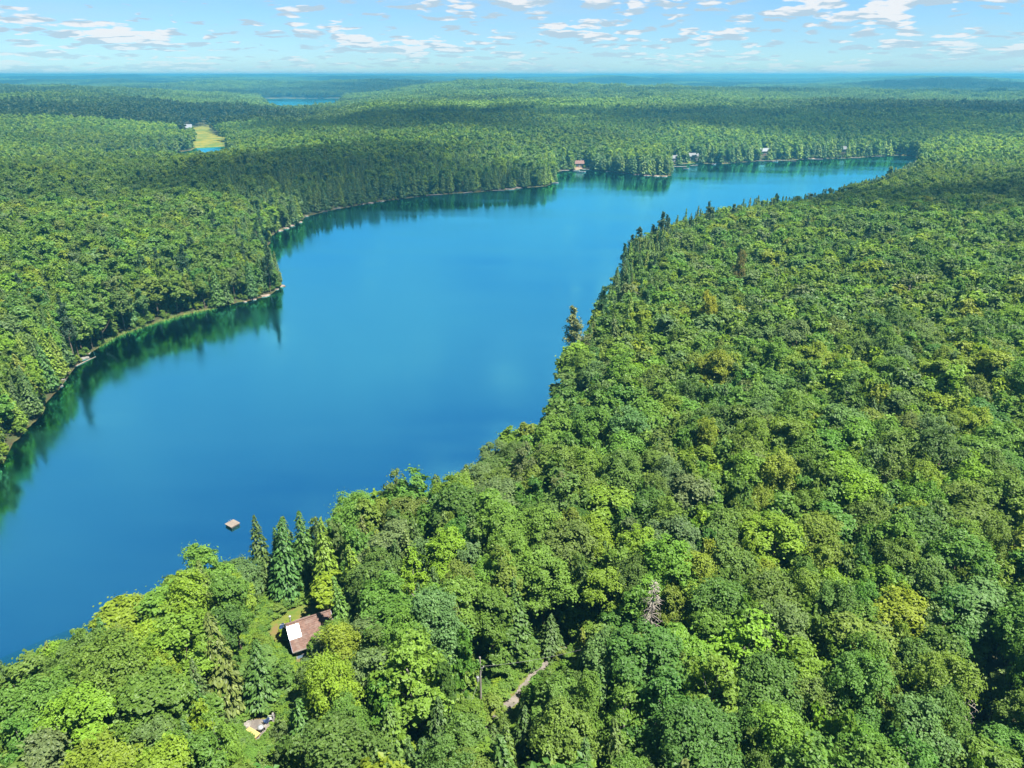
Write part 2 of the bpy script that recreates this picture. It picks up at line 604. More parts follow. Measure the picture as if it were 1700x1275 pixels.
def build_ground():
    rr = np.hypot(GX, GY)
    Z = GZ.copy()
    # past the last separate trees the sheet itself carries the canopy
    can = sstep(7500, 9000, rr)
    Z += can * (12 + (RNG.random(Z.shape) - 0.5) * 9)
    V = np.stack([GX, GY, Z], -1).reshape(-1, 3)
    V = np.vstack([V, [[0, 0, float(GZ[0].mean())]]])
    F = []
    i = np.arange(nr - 1)[:, None]; j = np.arange(nth)[None, :]
    a = i * nth + j; b = i * nth + (j + 1) % nth; c = (i + 1) * nth + (j + 1) % nth; d = (i + 1) * nth + j
    F = np.stack([a, d, c, b], -1).reshape(-1, 4)
    mead = 1 - sstep(-4, 4, in_poly([FIELD, FIELD2, FIELD3], GX, GY))
    bed = 1 - sstep(-1.6, 0.4, GSD + (fbm(GX / 9.0, GY / 9.0, 5, 3) - 0.5) * 3.0)
    z1 = lambda q: np.append(q.ravel(), 0.0)
    me = mesh_from('ground', V, F, (M_GROUND,), smooth=True, attrs={'canopy': z1(can), 'meadow': z1(mead), 'bed': z1(bed)})
    o = link('ground', me)
    o['kind'] = 'structure'
    # close the small disc under the camera
    c_i = nr * nth
    disc = MB()
    pts = [(GX[0, k], GY[0, k], GZ[0, k]) for k in range(0, nth)]
    disc.add(pts, [tuple(range(nth))])
    o2 = disc.build('ground_under_camera', M_GROUND)
    o2.name = 'ground_patch'
    o2['kind'] = 'structure'


def build_water(name, poly, margin):
    sd = sdist(poly, GX, GY)
    keep = sd < margin
    i = np.arange(nr - 1)[:, None]; j = np.arange(nth)[None, :]
    k = keep[:-1, :] | keep[1:, :] | np.roll(keep, -1, 1)[:-1, :] | np.roll(keep, -1, 1)[1:, :]
    a = i * nth + j; b = i * nth + (j + 1) % nth; c = (i + 1) * nth + (j + 1) % nth; d = (i + 1) * nth + j
    F = np.stack([a, d, c, b], -1)[k]
    used, inv = np.unique(F, return_inverse=True)
    F = inv.reshape(F.shape)
    V = np.stack([GX.ravel()[used], GY.ravel()[used], np.zeros(len(used))], -1)
    dep = np.maximum(-GZ.ravel()[used], 0)
    me = mesh_from(name, V, F, (M_WATER,), smooth=True, attrs={'depth': dep})
    o = link(name, me)
    o['kind'] = 'structure'
    return o


build_ground()
build_water('lake', LAKE, 9.0)
build_water('river', RIVER, 6.0)
build_water('far_lake', FARLAKE, 15.0)

# ------------------------------------------------------------------ trees: the shapes
def unit(v):
    return v / (np.linalg.norm(v, axis=-1, keepdims=True) + 1e-9)


def leaf_quads(C, N, A, B, rng, lr):
    """diamond shaped leaf clumps: centre, facing, half length, half width"""
    n = len(C)
    T = unit(np.cross(N, unit(rng.normal(size=(n, 3)))))
    S = np.cross(N, T)
    bend = N * (A * 0.22)[:, None]
    V = np.empty((n, 4, 3), np.float32)
    V[:, 0] = C + T * A[:, None] - bend
    V[:, 1] = C + S * B[:, None]
    V[:, 2] = C - T * A[:, None] - bend
    V[:, 3] = C - S * B[:, None]
    F = np.arange(n * 4).reshape(n, 4)
    return V.reshape(-1, 3), F, np.repeat(lr, 4)


def crown_broadleaf(seed, H=17.0, R=4.0, tufts=250, per=56, size=0.16, limbs=13, spread=1.0):
    """a crown of leafy fans: big limbs carry tufts, tufts carry leaf clumps"""
    rng = np.random.default_rng(seed)
    base = H * rng.uniform(0.24, 0.34)
    ch = H - base
    L = []
    for i in range(limbs):
        u = (i + 0.5) / limbs
        zf = 1 - u * 1.15
        ang = i * 2.39996 + rng.uniform(-0.7, 0.7)
        rad = math.sqrt(max(0.0, 1 - zf ** 2)) if zf > 0 else (1 + zf * 1.2)
        rad *= rng.uniform(0.42, 1.10)
        lr_ = R * rng.uniform(0.24, 0.50)
        L.append((math.cos(ang) * rad * (R * 1.04 - lr_ * 0.75), math.sin(ang) * rad * (R * 1.04 - lr_ * 0.75),
                  base + ch * (0.30 + 0.52 * zf) * rng.uniform(0.80, 1.12), lr_))
    L = np.array(L)
    L[:, 0] *= rng.uniform(0.85, 1.15); L[:, 1] *= rng.uniform(0.85, 1.15)
    w = L[:, 3] ** 2
    m = int(tufts * 2.6)
    idx = rng.choice(len(L), size=m, p=w / w.sum())
    mid = np.array([0, 0, base + ch * 0.25])
    D = unit(rng.normal(size=(m, 3)) * 0.9 + unit(L[idx, :3] - mid) * 0.35 + np.array([0, 0, 0.22]))
    flat = np.array([1.0, 1.0, 0.85])
    TC = L[idx, :3] + D * flat * (L[idx, 3] * rng.uniform(0.68, 1.24, m))[:, None]
    keep = np.ones(m, bool)
    for k in range(len(L)):
        q = (TC - L[k, :3]) / flat
        keep &= ~((np.sum(q * q, 1) < (0.74 * L[k, 3]) ** 2) & (idx != k))
    TC, D, idx = TC[keep][:tufts], D[keep][:tufts], idx[keep][:tufts]
    nt_ = len(TC)
    TN = unit(D * 0.55 + unit(TC - mid) * 0.35 + np.array([0, 0, 0.55]) + rng.normal(size=(nt_, 3)) * 0.32)
    TR = R * rng.uniform(0.10, 0.21, nt_)
    A1 = unit(np.cross(TN, rng.normal(size=(nt_, 3)))); B1 = np.cross(TN, A1)
    n = nt_ * per
    ti = np.repeat(np.arange(nt_), per)
    ph = rng.uniform(0, 6.283, n); rho = np.sqrt(rng.random(n)) * rng.uniform(0.75, 1.2, n)
    rad_v = A1[ti] * np.cos(ph)[:, None] + B1[ti] * np.sin(ph)[:, None]
    C = TC[ti] + rad_v * (rho * TR[ti])[:, None] + TN[ti] * ((0.30 - 0.55 * rho ** 2) * TR[ti] + rng.normal(size=n) * 0.10 * TR[ti])[:, None]
    stray = rng.random(n) < 0.14
    C = C + (rng.normal(size=(n, 3)) * 0.11 * R) * stray[:, None]
    N = unit(TN[ti] + rad_v * (0.55 * rho)[:, None] + rng.normal(size=(n, 3)) * 0.28)
    A = size * rng.uniform(0.7, 1.35, n)
    lr = np.clip(0.5 * rng.random(n) + 0.5 * rng.random(nt_)[ti], 0, 1)
    return leaf_quads(C, N, A, A * rng.uniform(0.55, 0.85, n), rng, lr), L, base


def trunk_broadleaf(L, base, H, r0, seed, limbs=7, n=6):
    rng = random.Random(seed)
    mb = MB()
    top = Vector((rng.uniform(-.5, .5), rng.uniform(-.5, .5), base + (H - base) * 0.62))
    k1 = Vector((rng.uniform(-.3, .3), rng.uniform(-.3, .3), base * 0.7))
    mb.tube([(0, 0, -1.0), (0, 0, 0.3), k1, top], [r0 * 1.25, r0, r0 * 0.75, r0 * 0.28], n)
    order = list(range(len(L))); rng.shuffle(order)
    for i in order[:limbs]:
        p = Vector(L[i][:3])
        s = k1.lerp(top, rng.uniform(0.05, 0.6))
        m = s.lerp(p, 0.55) + Vector((0, 0, -0.4))
        mb.tube([s, m, p], [r0 * 0.42, r0 * 0.28, r0 * 0.10], 4)
    return mb


def crown_conifer(seed, H=16.0, R=2.7, step=0.42, sprays=13, size=0.42, low=0.10, taper=0.85, droop=0.30):
    """hemlock, spruce or cedar: tiers of drooping sprays round a straight stem"""
    rng = np.random.default_rng(seed)
    C, N, A, LR, TD = [], [], [], [], []
    z = H * low
    ph = rng.uniform(0, 6)
    lop = rng.uniform(0, 6.28)
    while z < H - 0.15:
        t = z / H
        prof = (1 - t) ** taper * (0.55 + 0.45 * min(1.0, (t - low) / 0.12 + 0.25))
        nb = max(3, int(5 + 5 * (1 - t)))
        for b in range(nb):
            ang = ph + b * 6.283 / nb + rng.uniform(-0.35, 0.35)
            ln = R * prof * rng.uniform(0.70, 1.22) * (1 + 0.14 * math.cos(ang - lop)) + 0.12
            k = max(2, int(sprays * ln / R))
            s = np.sqrt((np.arange(k) + rng.uniform(0.2, 1.0, k)) / k)
            d = np.array([math.cos(ang), math.sin(ang)])
            side = rng.normal(size=k) * 0.20 * ln * (1.1 - 0.6 * s)
            zz = z + 0.10 * ln * s - droop * ln * s ** 2 + rng.normal(size=k) * 0.07
            P = np.stack([d[0] * ln * s - d[1] * side, d[1] * ln * s + d[0] * side, zz], 1)
            nrm = np.stack([d[0] * (0.25 + 0.55 * s), d[1] * (0.25 + 0.55 * s), np.full(k, 0.8)], 1) + rng.normal(size=(k, 3)) * 0.28
            C.append(P); N.append(unit(nrm))
            A.append(size * rng.uniform(0.7, 1.3, k) * (0.65 + 0.35 * (1 - t)))
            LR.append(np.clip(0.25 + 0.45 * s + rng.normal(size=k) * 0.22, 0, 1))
            tdir = np.stack([np.full(k, d[0]), np.full(k, d[1]), -0.25 - 0.5 * s], 1)
            TD.append(unit(tdir + rng.normal(size=(k, 3)) * 0.35))
        ph += 2.4
        z += step * rng.uniform(0.75, 1.25) * (0.6 + 0.5 * (1 - t))
    C = np.vstack(C); N = np.vstack(N); A = np.concatenate(A); LR = np.concatenate(LR); TD = np.vstack(TD)
    S = unit(np.cross(N, TD)); T = unit(np.cross(S, N))
    n = len(C)
    B = A * rng.uniform(0.36, 0.58, n)
    V = np.empty((n, 4, 3), np.float32)
    V[:, 0] = C + T * A[:, None] - N * (A * 0.2)[:, None]
    V[:, 1] = C + S * B[:, None]
    V[:, 2] = C - T * A[:, None]
    V[:, 3] = C - S * B[:, None]
    return V.reshape(-1, 3), np.arange(n * 4).reshape(n, 4), np.repeat(LR, 4)


def crown_pine(seed, H=22.0, R=3.6, size=0.42):
    """white pine: separate plumes on long, upswept limbs"""
    rng = np.random.default_rng(seed)
    C, N, A, LR = [], [], [], []
    limbs = []
    z = H * 0.34
    while z < H - 0.4:
        t = z / H
        prof = min(1.0, (1 - t) * 2.1 + 0.10) * (0.72 + 0.4 * rng.random())
        for b in range(rng.integers(3, 6)):
            ang = rng.uniform(0, 6.283)
            ln = R * prof * rng.uniform(0.35, 1.15)
            up = rng.uniform(0.12, 0.55)
            d = np.array([math.cos(ang), math.sin(ang), 0])
            tip = np.array([0, 0, z]) + d * ln + np.array([0, 0, up * ln])
            limbs.append((np.array([0, 0, z]), tip))
            k = int(16 + 26 * ln / R)
            s = rng.uniform(0.38, 1.05, k)
            P = np.array([0, 0, z]) + d * (ln * s)[:, None] + np.array([0, 0, 1]) * (up * ln * s ** 1.6)[:, None]
            P = P + rng.normal(size=(k, 3)) * np.array([0.32, 0.32, 0.24]) * (0.5 + 0.25 * ln)
            C.append(P)
            N.append(unit(np.array([0, 0, 0.9]) + d * 0.2 + rng.normal(size=(k, 3)) * 0.45))
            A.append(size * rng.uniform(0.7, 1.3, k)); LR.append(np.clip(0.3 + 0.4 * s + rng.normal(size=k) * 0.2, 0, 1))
        z += H * rng.uniform(0.020, 0.042)
    C = np.vstack(C); N = np.vstack(N); A = np.concatenate(A); LR = np.concatenate(LR)
    return leaf_quads(C, N, A, A * 0.42, rng, LR), limbs


def trunk_straight(H, r0, n=6, limbs=()):
    mb = MB()
    mb.tube([(0, 0, -1.0), (0, 0, 0.3), (0, 0, H * 0.5), (0, 0, H * 0.97)], [r0 * 1.25, r0, r0 * 0.62, r0 * 0.08], n)
    for a, b in limbs:
        mb.tube([a, (np.array(a) * 0.5 + np.array(b) * 0.5) - np.array([0, 0, 0.12]), b], [r0 * 0.26, r0 * 0.18, r0 * 0.06], 4)
    return mb


def mb_mesh(mb, name, mat):
    return mesh_from(name, mb.v, mb.f, (mat,))


def leaf_mesh(name, q, mat):
    return mesh_from(name, q[0], q[1], (mat,), attrs={'lr': q[2]})


class Kind:
    def __init__(self):
        self.pairs = []      # (crown mesh, trunk mesh, height, radius)


BROAD, CONI, PINE = Kind(), Kind(), Kind()
for s in range(9):
    H = 17.0; R = [4.0, 3.6, 4.4, 4.1, 3.4, 4.6, 3.9, 4.2, 3.7][s]
    q, L, base = crown_broadleaf(100 + s, H, R, tufts=[260, 230, 300, 330, 210, 310, 150, 280, 240][s], per=[56, 60, 54, 52, 64, 54, 50, 56, 58][s],
                                 size=[0.165, 0.175, 0.155, 0.145, 0.18, 0.16, 0.19, 0.15, 0.17][s], limbs=[13, 11, 15, 17, 9, 16, 12, 14, 10][s])
    pale = s == 6
    BROAD.pairs.append((leaf_mesh('crown_broadleaf_%d' % s, q, M_LEAF),
                        mb_mesh(trunk_broadleaf(L, base, H, 0.24, s, 12 if pale else 7), 'trunk_broadleaf_%d' % s, M_PALEBARK if pale else M_BARK), H, R))
for s in range(7):
    H = 16.0
    R = [2.7, 2.3, 3.1, 2.5, 3.3, 2.1, 2.9][s]
    q = crown_conifer(200 + s, H, R, step=[0.40, 0.36, 0.46, 0.40, 0.48, 0.36, 0.42][s], sprays=[15, 14, 17, 14, 18, 12, 16][s], size=[0.40, 0.36, 0.44, 0.36, 0.46, 0.34, 0.42][s],
                      low=0.08, taper=[0.80, 0.9, 0.70, 0.85, 0.62, 1.0, 0.75][s], droop=[0.30, 0.22, 0.34, 0.15, 0.36, 0.28, 0.2][s])
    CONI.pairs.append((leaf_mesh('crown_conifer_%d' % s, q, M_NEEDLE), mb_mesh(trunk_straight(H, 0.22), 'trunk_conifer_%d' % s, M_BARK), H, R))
for s in range(3):
    H = 21.0; R = 3.9
    q, limbs = crown_pine(300 + s, H, R)
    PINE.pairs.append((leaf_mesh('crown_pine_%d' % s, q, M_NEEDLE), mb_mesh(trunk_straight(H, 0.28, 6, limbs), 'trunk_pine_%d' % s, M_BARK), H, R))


# shapes for the trees that only make up the mass of the forest
def proto_collection(name, meshes):
    c = bpy.data.collections.new(name)
    for i, me in enumerate(meshes):
        o = bpy.data.objects.new('%s_%02d' % (name, i), me)
        c.objects.link(o)
    return c


def joined(name, q, mb, leafmat, barkmat):
    nv = len(q[0])
    V = np.vstack([q[0], np.array([tuple(p) for p in mb.v])])
    F = [tuple(f) for f in q[1].tolist()] + [tuple(i + nv for i in f) for f in mb.f]
    mi = [0] * len(q[1]) + [1] * len(mb.f)
    return mesh_from(name, V, F, (leafmat, barkmat), mi, attrs={'lr': np.concatenate([q[2], np.full(len(mb.v), 0.5)])})


mid_meshes = []
for s in range(7):
    H = 17.0; R = 4.0
    q, L, base = crown_broadleaf(400 + s, H, R, tufts=130 + 20 * (s % 3), per=20, size=0.38, limbs=11 + 2 * (s % 3))
    mid_meshes.append(joined('mid_broad_%d' % s, q, trunk_broadleaf(L, base, H, 0.24, s, 3, 4), M_LEAF, M_BARK))
N_MIDB = len(mid_meshes)
for s in range(5):
    H = 16.0
    q = crown_conifer(500 + s, H, 2.7 + 0.15 * s, step=0.62, sprays=9, size=0.62, low=0.06, taper=0.72 + 0.07 * s)
    mid_meshes.append(joined('mid_coni_%d' % s, q, trunk_straight(H, 0.22, 4), M_NEEDLE, M_BARK))
N_MIDC = 5
for s in range(2):
    q, limbs = crown_pine(600 + s, 21.0, 3.9, size=0.55)
    mid_meshes.append(joined('mid_pine_%d' % s, q, trunk_straight(21.0, 0.28, 4), M_NEEDLE, M_BARK))
low_meshes = []
for s in range(5):
    q, L, base = crown_broadleaf(700 + s, 17.0, 4.0, tufts=64, per=10, size=0.74, limbs=9)
    low_meshes.append(leaf_mesh('low_broad_%d' % s, q, M_LEAF))
for s in range(4):
    q = crown_conifer(800 + s, 16.0, 3.2 + 0.2 * s, step=1.0, sprays=7, size=0.95, low=0.06, taper=0.5)
    low_meshes.append(leaf_mesh('low_coni_%d' % s, q, M_NEEDLE))
# far off: a stand of some thirty trees
stand_meshes = []
for s in range(6):
    rng = np.random.default_rng(900 + s)
    VV, FF, LL = [], [], []
    off = 0
    for k in range(48):
        px, py = rng.uniform(-20, 20, 2)
        con = rng.random() < (0.04 if s < 4 else 0.35)
        H = rng.uniform(13, 19)
        if con:
            q = crown_conifer(int(rng.integers(1e6)), H + 0.5, 3.2, step=2.0, sprays=4, size=1.5, low=0.15, taper=0.55)
        else:
            q, _, _ = crown_broadleaf(int(rng.integers(1e6)), H, rng.uniform(2.8, 4.0), tufts=12, per=4, size=1.6, limbs=5)
        VV.append(q[0] + np.array([px, py, 0], np.float32)); FF.append(q[1] + off); off += len(q[0])
        tone = rng.uniform(0.1, 0.45) if con else rng.uniform(0.25, 0.9)
        LL.append(np.clip(tone + (q[2] - 0.5) * 0.4, 0, 1))
    stand_meshes.append(mesh_from('stand_%d' % s, np.vstack(VV), np.vstack(FF), (M_LEAF,), attrs={'lr': np.concatenate(LL)}))

COLL_MID = proto_collection('midtree', mid_meshes)
COLL_LOW = proto_collection('lowtree', low_meshes)
COLL_STAND = proto_collection('stand', stand_meshes)


def scatter(name, P, rot, scl, pid, tone, coll, label):
    n = len(P)
    me = bpy.data.meshes.new(name)
    me.vertices.add(n)
    me.vertices.foreach_set('co', np.asarray(P, np.float32).ravel())
    a = me.attributes.new('rot', 'FLOAT_VECTOR', 'POINT'); r3 = np.zeros((n, 3), np.float32); r3[:, 2] = rot
    a.data.foreach_set('vector', r3.ravel())
    a = me.attributes.new('scl', 'FLOAT_VECTOR', 'POINT'); a.data.foreach_set('vector', np.asarray(scl, np.float32).ravel())
    a = me.attributes.new('pid', 'INT', 'POINT'); a.data.foreach_set('value', np.asarray(pid, np.int32))
    a = me.attributes.new('tone', 'FLOAT_COLOR', 'POINT')
    t4 = np.ones((n, 4), np.float32); t4[:, :3] = tone
    a.data.foreach_set('color', t4.ravel())
    o = link(name, me)
    o['kind'] = 'stuff'
    o['label'] = label
    o['category'] = 'forest'
    ng = bpy.data.node_groups.new(name + '_nodes', 'GeometryNodeTree')
    ng.interface.new_socket('Geometry', in_out='INPUT', socket_type='NodeSocketGeometry')
    ng.interface.new_socket('Geometry', in_out='OUTPUT', socket_type='NodeSocketGeometry')
    gi = ng.nodes.new('NodeGroupInput'); go = ng.nodes.new('NodeGroupOutput')
    ci = ng.nodes.new('GeometryNodeCollectionInfo')
    ci.inputs['Collection'].default_value = coll
    ci.inputs['Separate Children'].default_value = True
    ci.inputs['Reset Children'].default_value = True
    ip = ng.nodes.new('GeometryNodeInstanceOnPoints')
    ip.inputs['Pick Instance'].default_value = True

    def named(nm, dt):
        q = ng.nodes.new('GeometryNodeInputNamedAttribute'); q.data_type = dt
        q.inputs['Name'].default_value = nm
        return q.outputs['Attribute']
    e2r = ng.nodes.new('FunctionNodeEulerToRotation')
    ng.links.new(named('rot', 'FLOAT_VECTOR'), e2r.inputs[0])
    ng.links.new(gi.outputs[0], ip.inputs['Points'])
    ng.links.new(ci.outputs[0], ip.inputs['Instance'])
    ng.links.new(named('pid', 'INT'), ip.inputs['Instance Index'])
    ng.links.new(e2r.outputs[0], ip.inputs['Rotation'])
    ng.links.new(named('scl', 'FLOAT_VECTOR'), ip.inputs['Scale'])
    ng.links.new(ip.outputs[0], go.inputs[0])
    md = o.modifiers.new('scatter', 'NODES')
    md.node_group = ng
    return o


# ------------------------------------------------------------------ trees: where they stand
B_TONES = [('mid green', (0.078, 0.146, 0.023)), ('deep green', (0.059, 0.119, 0.022)), ('grassy green', (0.098, 0.168, 0.022)),
           ('yellow-green', (0.132, 0.200, 0.018)), ('grey-green', (0.088, 0.145, 0.044)), ('olive green', (0.088, 0.138, 0.025))]
C_TONES = [('dark green', (0.050, 0.097, 0.024)), ('yellowish green', (0.100, 0.156, 0.019)), ('dull olive', (0.073, 0.117, 0.024))]
P_TONES = [('bluish green', (0.036, 0.078, 0.034))]

# places that lie open to the camera and to the sun between the crowns
def _spots(pxs, dz=0.3):
    return [(x, y, z + dz) for x, y, z in (ground_at(u, v) for u, v in pxs)]


_lawn = _spots([(446, 1050), (453, 1036), (468, 1025), (488, 1014), (512, 1008), (455, 1062), (470, 1074), (484, 1088), (498, 1098)])
_g = _lawn[-1][2]
_roof = [(*at(u, v, _g + z), _g + z) for u, v, z in ((472, 1037, 4.6), (495, 1030, 4.4), (515, 1022, 4.4), (533, 1016, 4.6), (485, 1060, 3.4), (505, 1048, 3.4), (492, 1082, 2.2), (520, 1035, 3.6))]
_pad = _spots([(408, 1208), (420, 1200), (430, 1210), (440, 1200), (450, 1195), (460, 1187), (430, 1228), (420, 1222), (438, 1214)])
_track = _spots([(836, 1182), (848, 1169), (908, 1105), (938, 1080)])
_pole = [(x, y, z + k) for x, y, z in [ground_at(798.5, 1170)] for k in (1.5, 4.0, 6.5, 9.0)]
_wire = [(*at(u, v, 17.0), 17.0) for u, v in ((820, 1106), (845, 1096), (868, 1087))]
_raft = [(*at(u, v, 0.4), 0.4) for u, v in ((372, 869), (385, 862), (398, 868), (384, 877))]
_gap = _spots([(1612, 1170), (1610, 1200), (1606, 1212)])
_dead = [(*at(u, v, 16.0), 16.0) for u, v in ((1086, 985), (1088, 1005))]
OPEN_CAM = np.array(_lawn + _roof + _pad + _track + _pole + _wire + _raft + _gap + _dead)
OPEN_SUN = np.array(_lawn[:7] + _roof + _pad + _track[2:])
OPEN_FOOT = np.array(_lawn + _roof + _pad + _track)


def blocks(x, y, z, H, R, targets, toward):
    """does the crown at x, y stand between one of the targets and the camera or the sun"""
    for f in (0.92, 0.72, 0.52, 0.36, 0.22, 0.1):
        c = np.array([x, y, z + H * f])
        rr = R * (0.70 if f > 0.9 else 0.98)
        d = (np.array([0, 0, CAM_H]) - targets) if toward is None else np.broadcast_to(np.array(toward), targets.shape)
        d = d / np.linalg.norm(d, axis=1, keepdims=True)
        w = c - targets
        al = np.sum(w * d, 1)
        pe = np.linalg.norm(w - d * al[:, None], axis=1)
        if np.any((al > -0.5) & (pe < rr)):
            return True
    return False


def in_open(x, y, z, H, R):
    if np.min(np.hypot(OPEN_CAM[:, 0] - x, OPEN_CAM[:, 1] - y)) > 75:
        return False
    if np.min(np.hypot(OPEN_FOOT[:, 0] - x, OPEN_FOOT[:, 1] - y)) < 1.6:
        return True
    return blocks(x, y, z, H, R, OPEN_CAM, None) or blocks(x, y, z, H, R * 0.9, OPEN_SUN, TO_SUN)


def pick(rng, w):
    return int(rng.choice(len(w), p=np.array(w) / np.sum(w)))


def conifer_share(X, Y, sd):
    p = 0.06 + 0.4 * sstep(0.55, 0.70, fbm(X / 70.0, Y / 70.0, 77, 3))
    shore = 1 - sstep(4, 22, sd)
    p = np.maximum(p, np.where((X > -70) & (Y < 200), 0.14, 0.60) * shore)
    dark_bank = sstep(330, 420, Y) * (1 - sstep(640, 760, Y)) * (1 - sstep(-40, 60, X - 0.05 * Y)) * sstep(-0.46, -0.36, X / Y) * (1 - sstep(60, 140, sd))
    p = np.maximum(p, 0.85 * dark_bank)
    right_bank = sstep(15, 40, X) * sstep(170, 215, Y) * (1 - sstep(600, 700, Y)) * (1 - sstep(7, 30, sd))
    p = np.maximum(p, 0.86 * right_bank)
    left = (X < -60) & (Y < 420)
    p = np.where(left, np.maximum(p, 0.10 + 0.45 * (1 - sstep(10, 55, sd))), p)
    return p


def place_near(rmax):
    n = 110000
    rng = np.random.default_rng(5)
    th = rng.uniform(-math.radians(47), math.radians(47), n)
    r = np.sqrt(rng.uniform(22 ** 2, rmax ** 2, n))
    X, Y = np.sin(th) * r, np.cos(th) * r
    keep = Y > 20
    X, Y = X[keep], Y[keep]
    sd = water_sd(X, Y)
    ok = sd > 0.2
    X, Y, sd = X[ok], Y[ok], sd[ok]
    Z = ground_z(X, Y, sd)
    ok = Z > 0.12
    X, Y, sd, Z = X[ok], Y[ok], sd[ok], Z[ok]
    pc = conifer_share(X, Y, sd)
    con = rng.random(len(X)) < pc
    pine = con & (rng.random(len(X)) < 0.10) & (np.hypot(X, Y) > 175)
    R = np.where(con, rng.uniform(1.8, 2.8, len(X)), np.clip(rng.lognormal(math.log(2.35), 0.30, len(X)), 1.4, 4.4))
    order = np.argsort(-R + rng.random(len(X)) * 2.6)
    cell = 6.0
    grid = {}
    out = []
    for i in order:
        x, y, ri = X[i], Y[i], R[i]
        cx, cy = int(x // cell), int(y // cell)
        good = True
        for a in range(cx - 1, cx + 2):
            for b in range(cy - 1, cy + 2):
                for j in grid.get((a, b), ()):
                    dd = 0.58 * (ri + R[j])
                    if (x - X[j]) ** 2 + (y - Y[j]) ** 2 < dd * dd:
                        good = False
                        break
                if not good:
                    break
            if not good:
                break
        if good:
            grid.setdefault((cx, cy), []).append(i)
            out.append(i)
    T = []
    for i in out:
        kind = 'pine' if pine[i] else ('conifer' if con[i] else 'broadleaf')
        if kind == 'broadleaf':
            H = 12.6 + 1.1 * R[i] + rng.normal() * 0.85
            H *= 0.80 + 0.20 * min(1.0, sd[i] / 14.0)
            H *= 0.90 + 0.22 * float(fbm(np.array([X[i] / 22.0]), np.array([Y[i] / 22.0]), 83, 2)[0])
        elif kind == 'conifer':
            H = 7.5 + 2.6 * R[i] + rng.normal() * 1.1
            if X[i] > 15 and Y[i] > 180 and sd[i] < 30:
                H += rng.uniform(0.5, 4.5)
        else:
            H = 19 + rng.normal() * 1.6
        T.append(dict(k=kind, x=float(X[i]), y=float(Y[i]), z=float(Z[i]), R=float(R[i]), H=float(H), sd=float(sd[i])))
    return T


NEAR_R = 430.0
TREES = place_near(NEAR_R)
rng_t = np.random.default_rng(77)
kept = []
for t in TREES:
    P = np.array([[t['x'], t['y'], t['z'] + t['H'] * 0.82], [t['x'], t['y'], t['z'] + t['H'] * 0.55]])
    u, v, zc = project(P)
    rad = FPX * t['R'] * 0.95 / max(zc[0], 1)
    t['u'], t['v'], t['zc'] = float(u[0]), float(v[0]), float(zc[0])
    # where something behind it shows, only a smaller tree or a bush can stand
    for k in (1.0, 0.75, 0.55, 0.4, 0.28, 0.18):
        hk, rk = t['H'] * k, max(t['R'] * (0.35 + 0.65 * k), 0.9) if k < 1 else t['R']
        if not in_open(t['x'], t['y'], t['z'], hk, rk * 1.05):
            break
    else:
        continue
    if k < 1:
        t['H'], t['R'] = hk, rk
        if k < 0.5:
            t['k'] = 'broadleaf'
        u, v, zc = project(np.array([[t['x'], t['y'], t['z'] + hk * 0.82]]))
        t['u'], t['v'], t['zc'] = float(u[0]), float(v[0]), float(zc[0])
    # tone: drifts from stand to stand, and from tree to tree
    w = fbm(np.array([t['x'] / 45.0]), np.array([t['y'] / 45.0]), 91, 3)[0]
    if t['k'] == 'broadleaf':
        g = float(np.clip((w - 0.42) / 0.2, 0, 1))
        t['tone'] = pick(rng_t, [1.0, 0.55 * (1.3 - g), 1.0, 0.16 + 0.55 * g, 0.34, 0.16])
        t['rgb'] = B_TONES[t['tone']][1]; t['tn'] = B_TONES[t['tone']][0]
    elif t['k'] == 'conifer':
        near_shore = t['sd'] < 26 and not (t['x'] > 15 and t['y'] > 180)
        t['tone'] = pick(rng_t, [1.0, 0.12 if t['zc'] < 170 else (0.9 if near_shore else 0.25), 0.6])
        t['rgb'] = C_TONES[t['tone']][1]; t['tn'] = C_TONES[t['tone']][0]
    else:
        t['tone'] = 0; t['rgb'] = P_TONES[0][1]; t['tn'] = P_TONES[0][0]
    t['rgb'] = tuple(c * rng_t.uniform(0.88, 1.14) for c in t['rgb'])
    kept.append(t)
TREES = kept


def in_frame(t):
    m = 0.35 * FPX * t['R'] / max(t['zc'], 1)
    return t['zc'] > 5 and -m < t['u'] < 1700 + m and -m < t['v'] < 1275 + m


for t in TREES:
    t['seen'] = in_frame(t)
ONE = []
for kd, cap in (('broadleaf', 300), ('conifer', 290), ('pine', 60)):
    s = sorted((t for t in TREES if t['k'] == kd and t['seen']), key=lambda t: t['zc'] / t['R'])[:cap]
    for t in s:
        t['one'] = True
    ONE += s

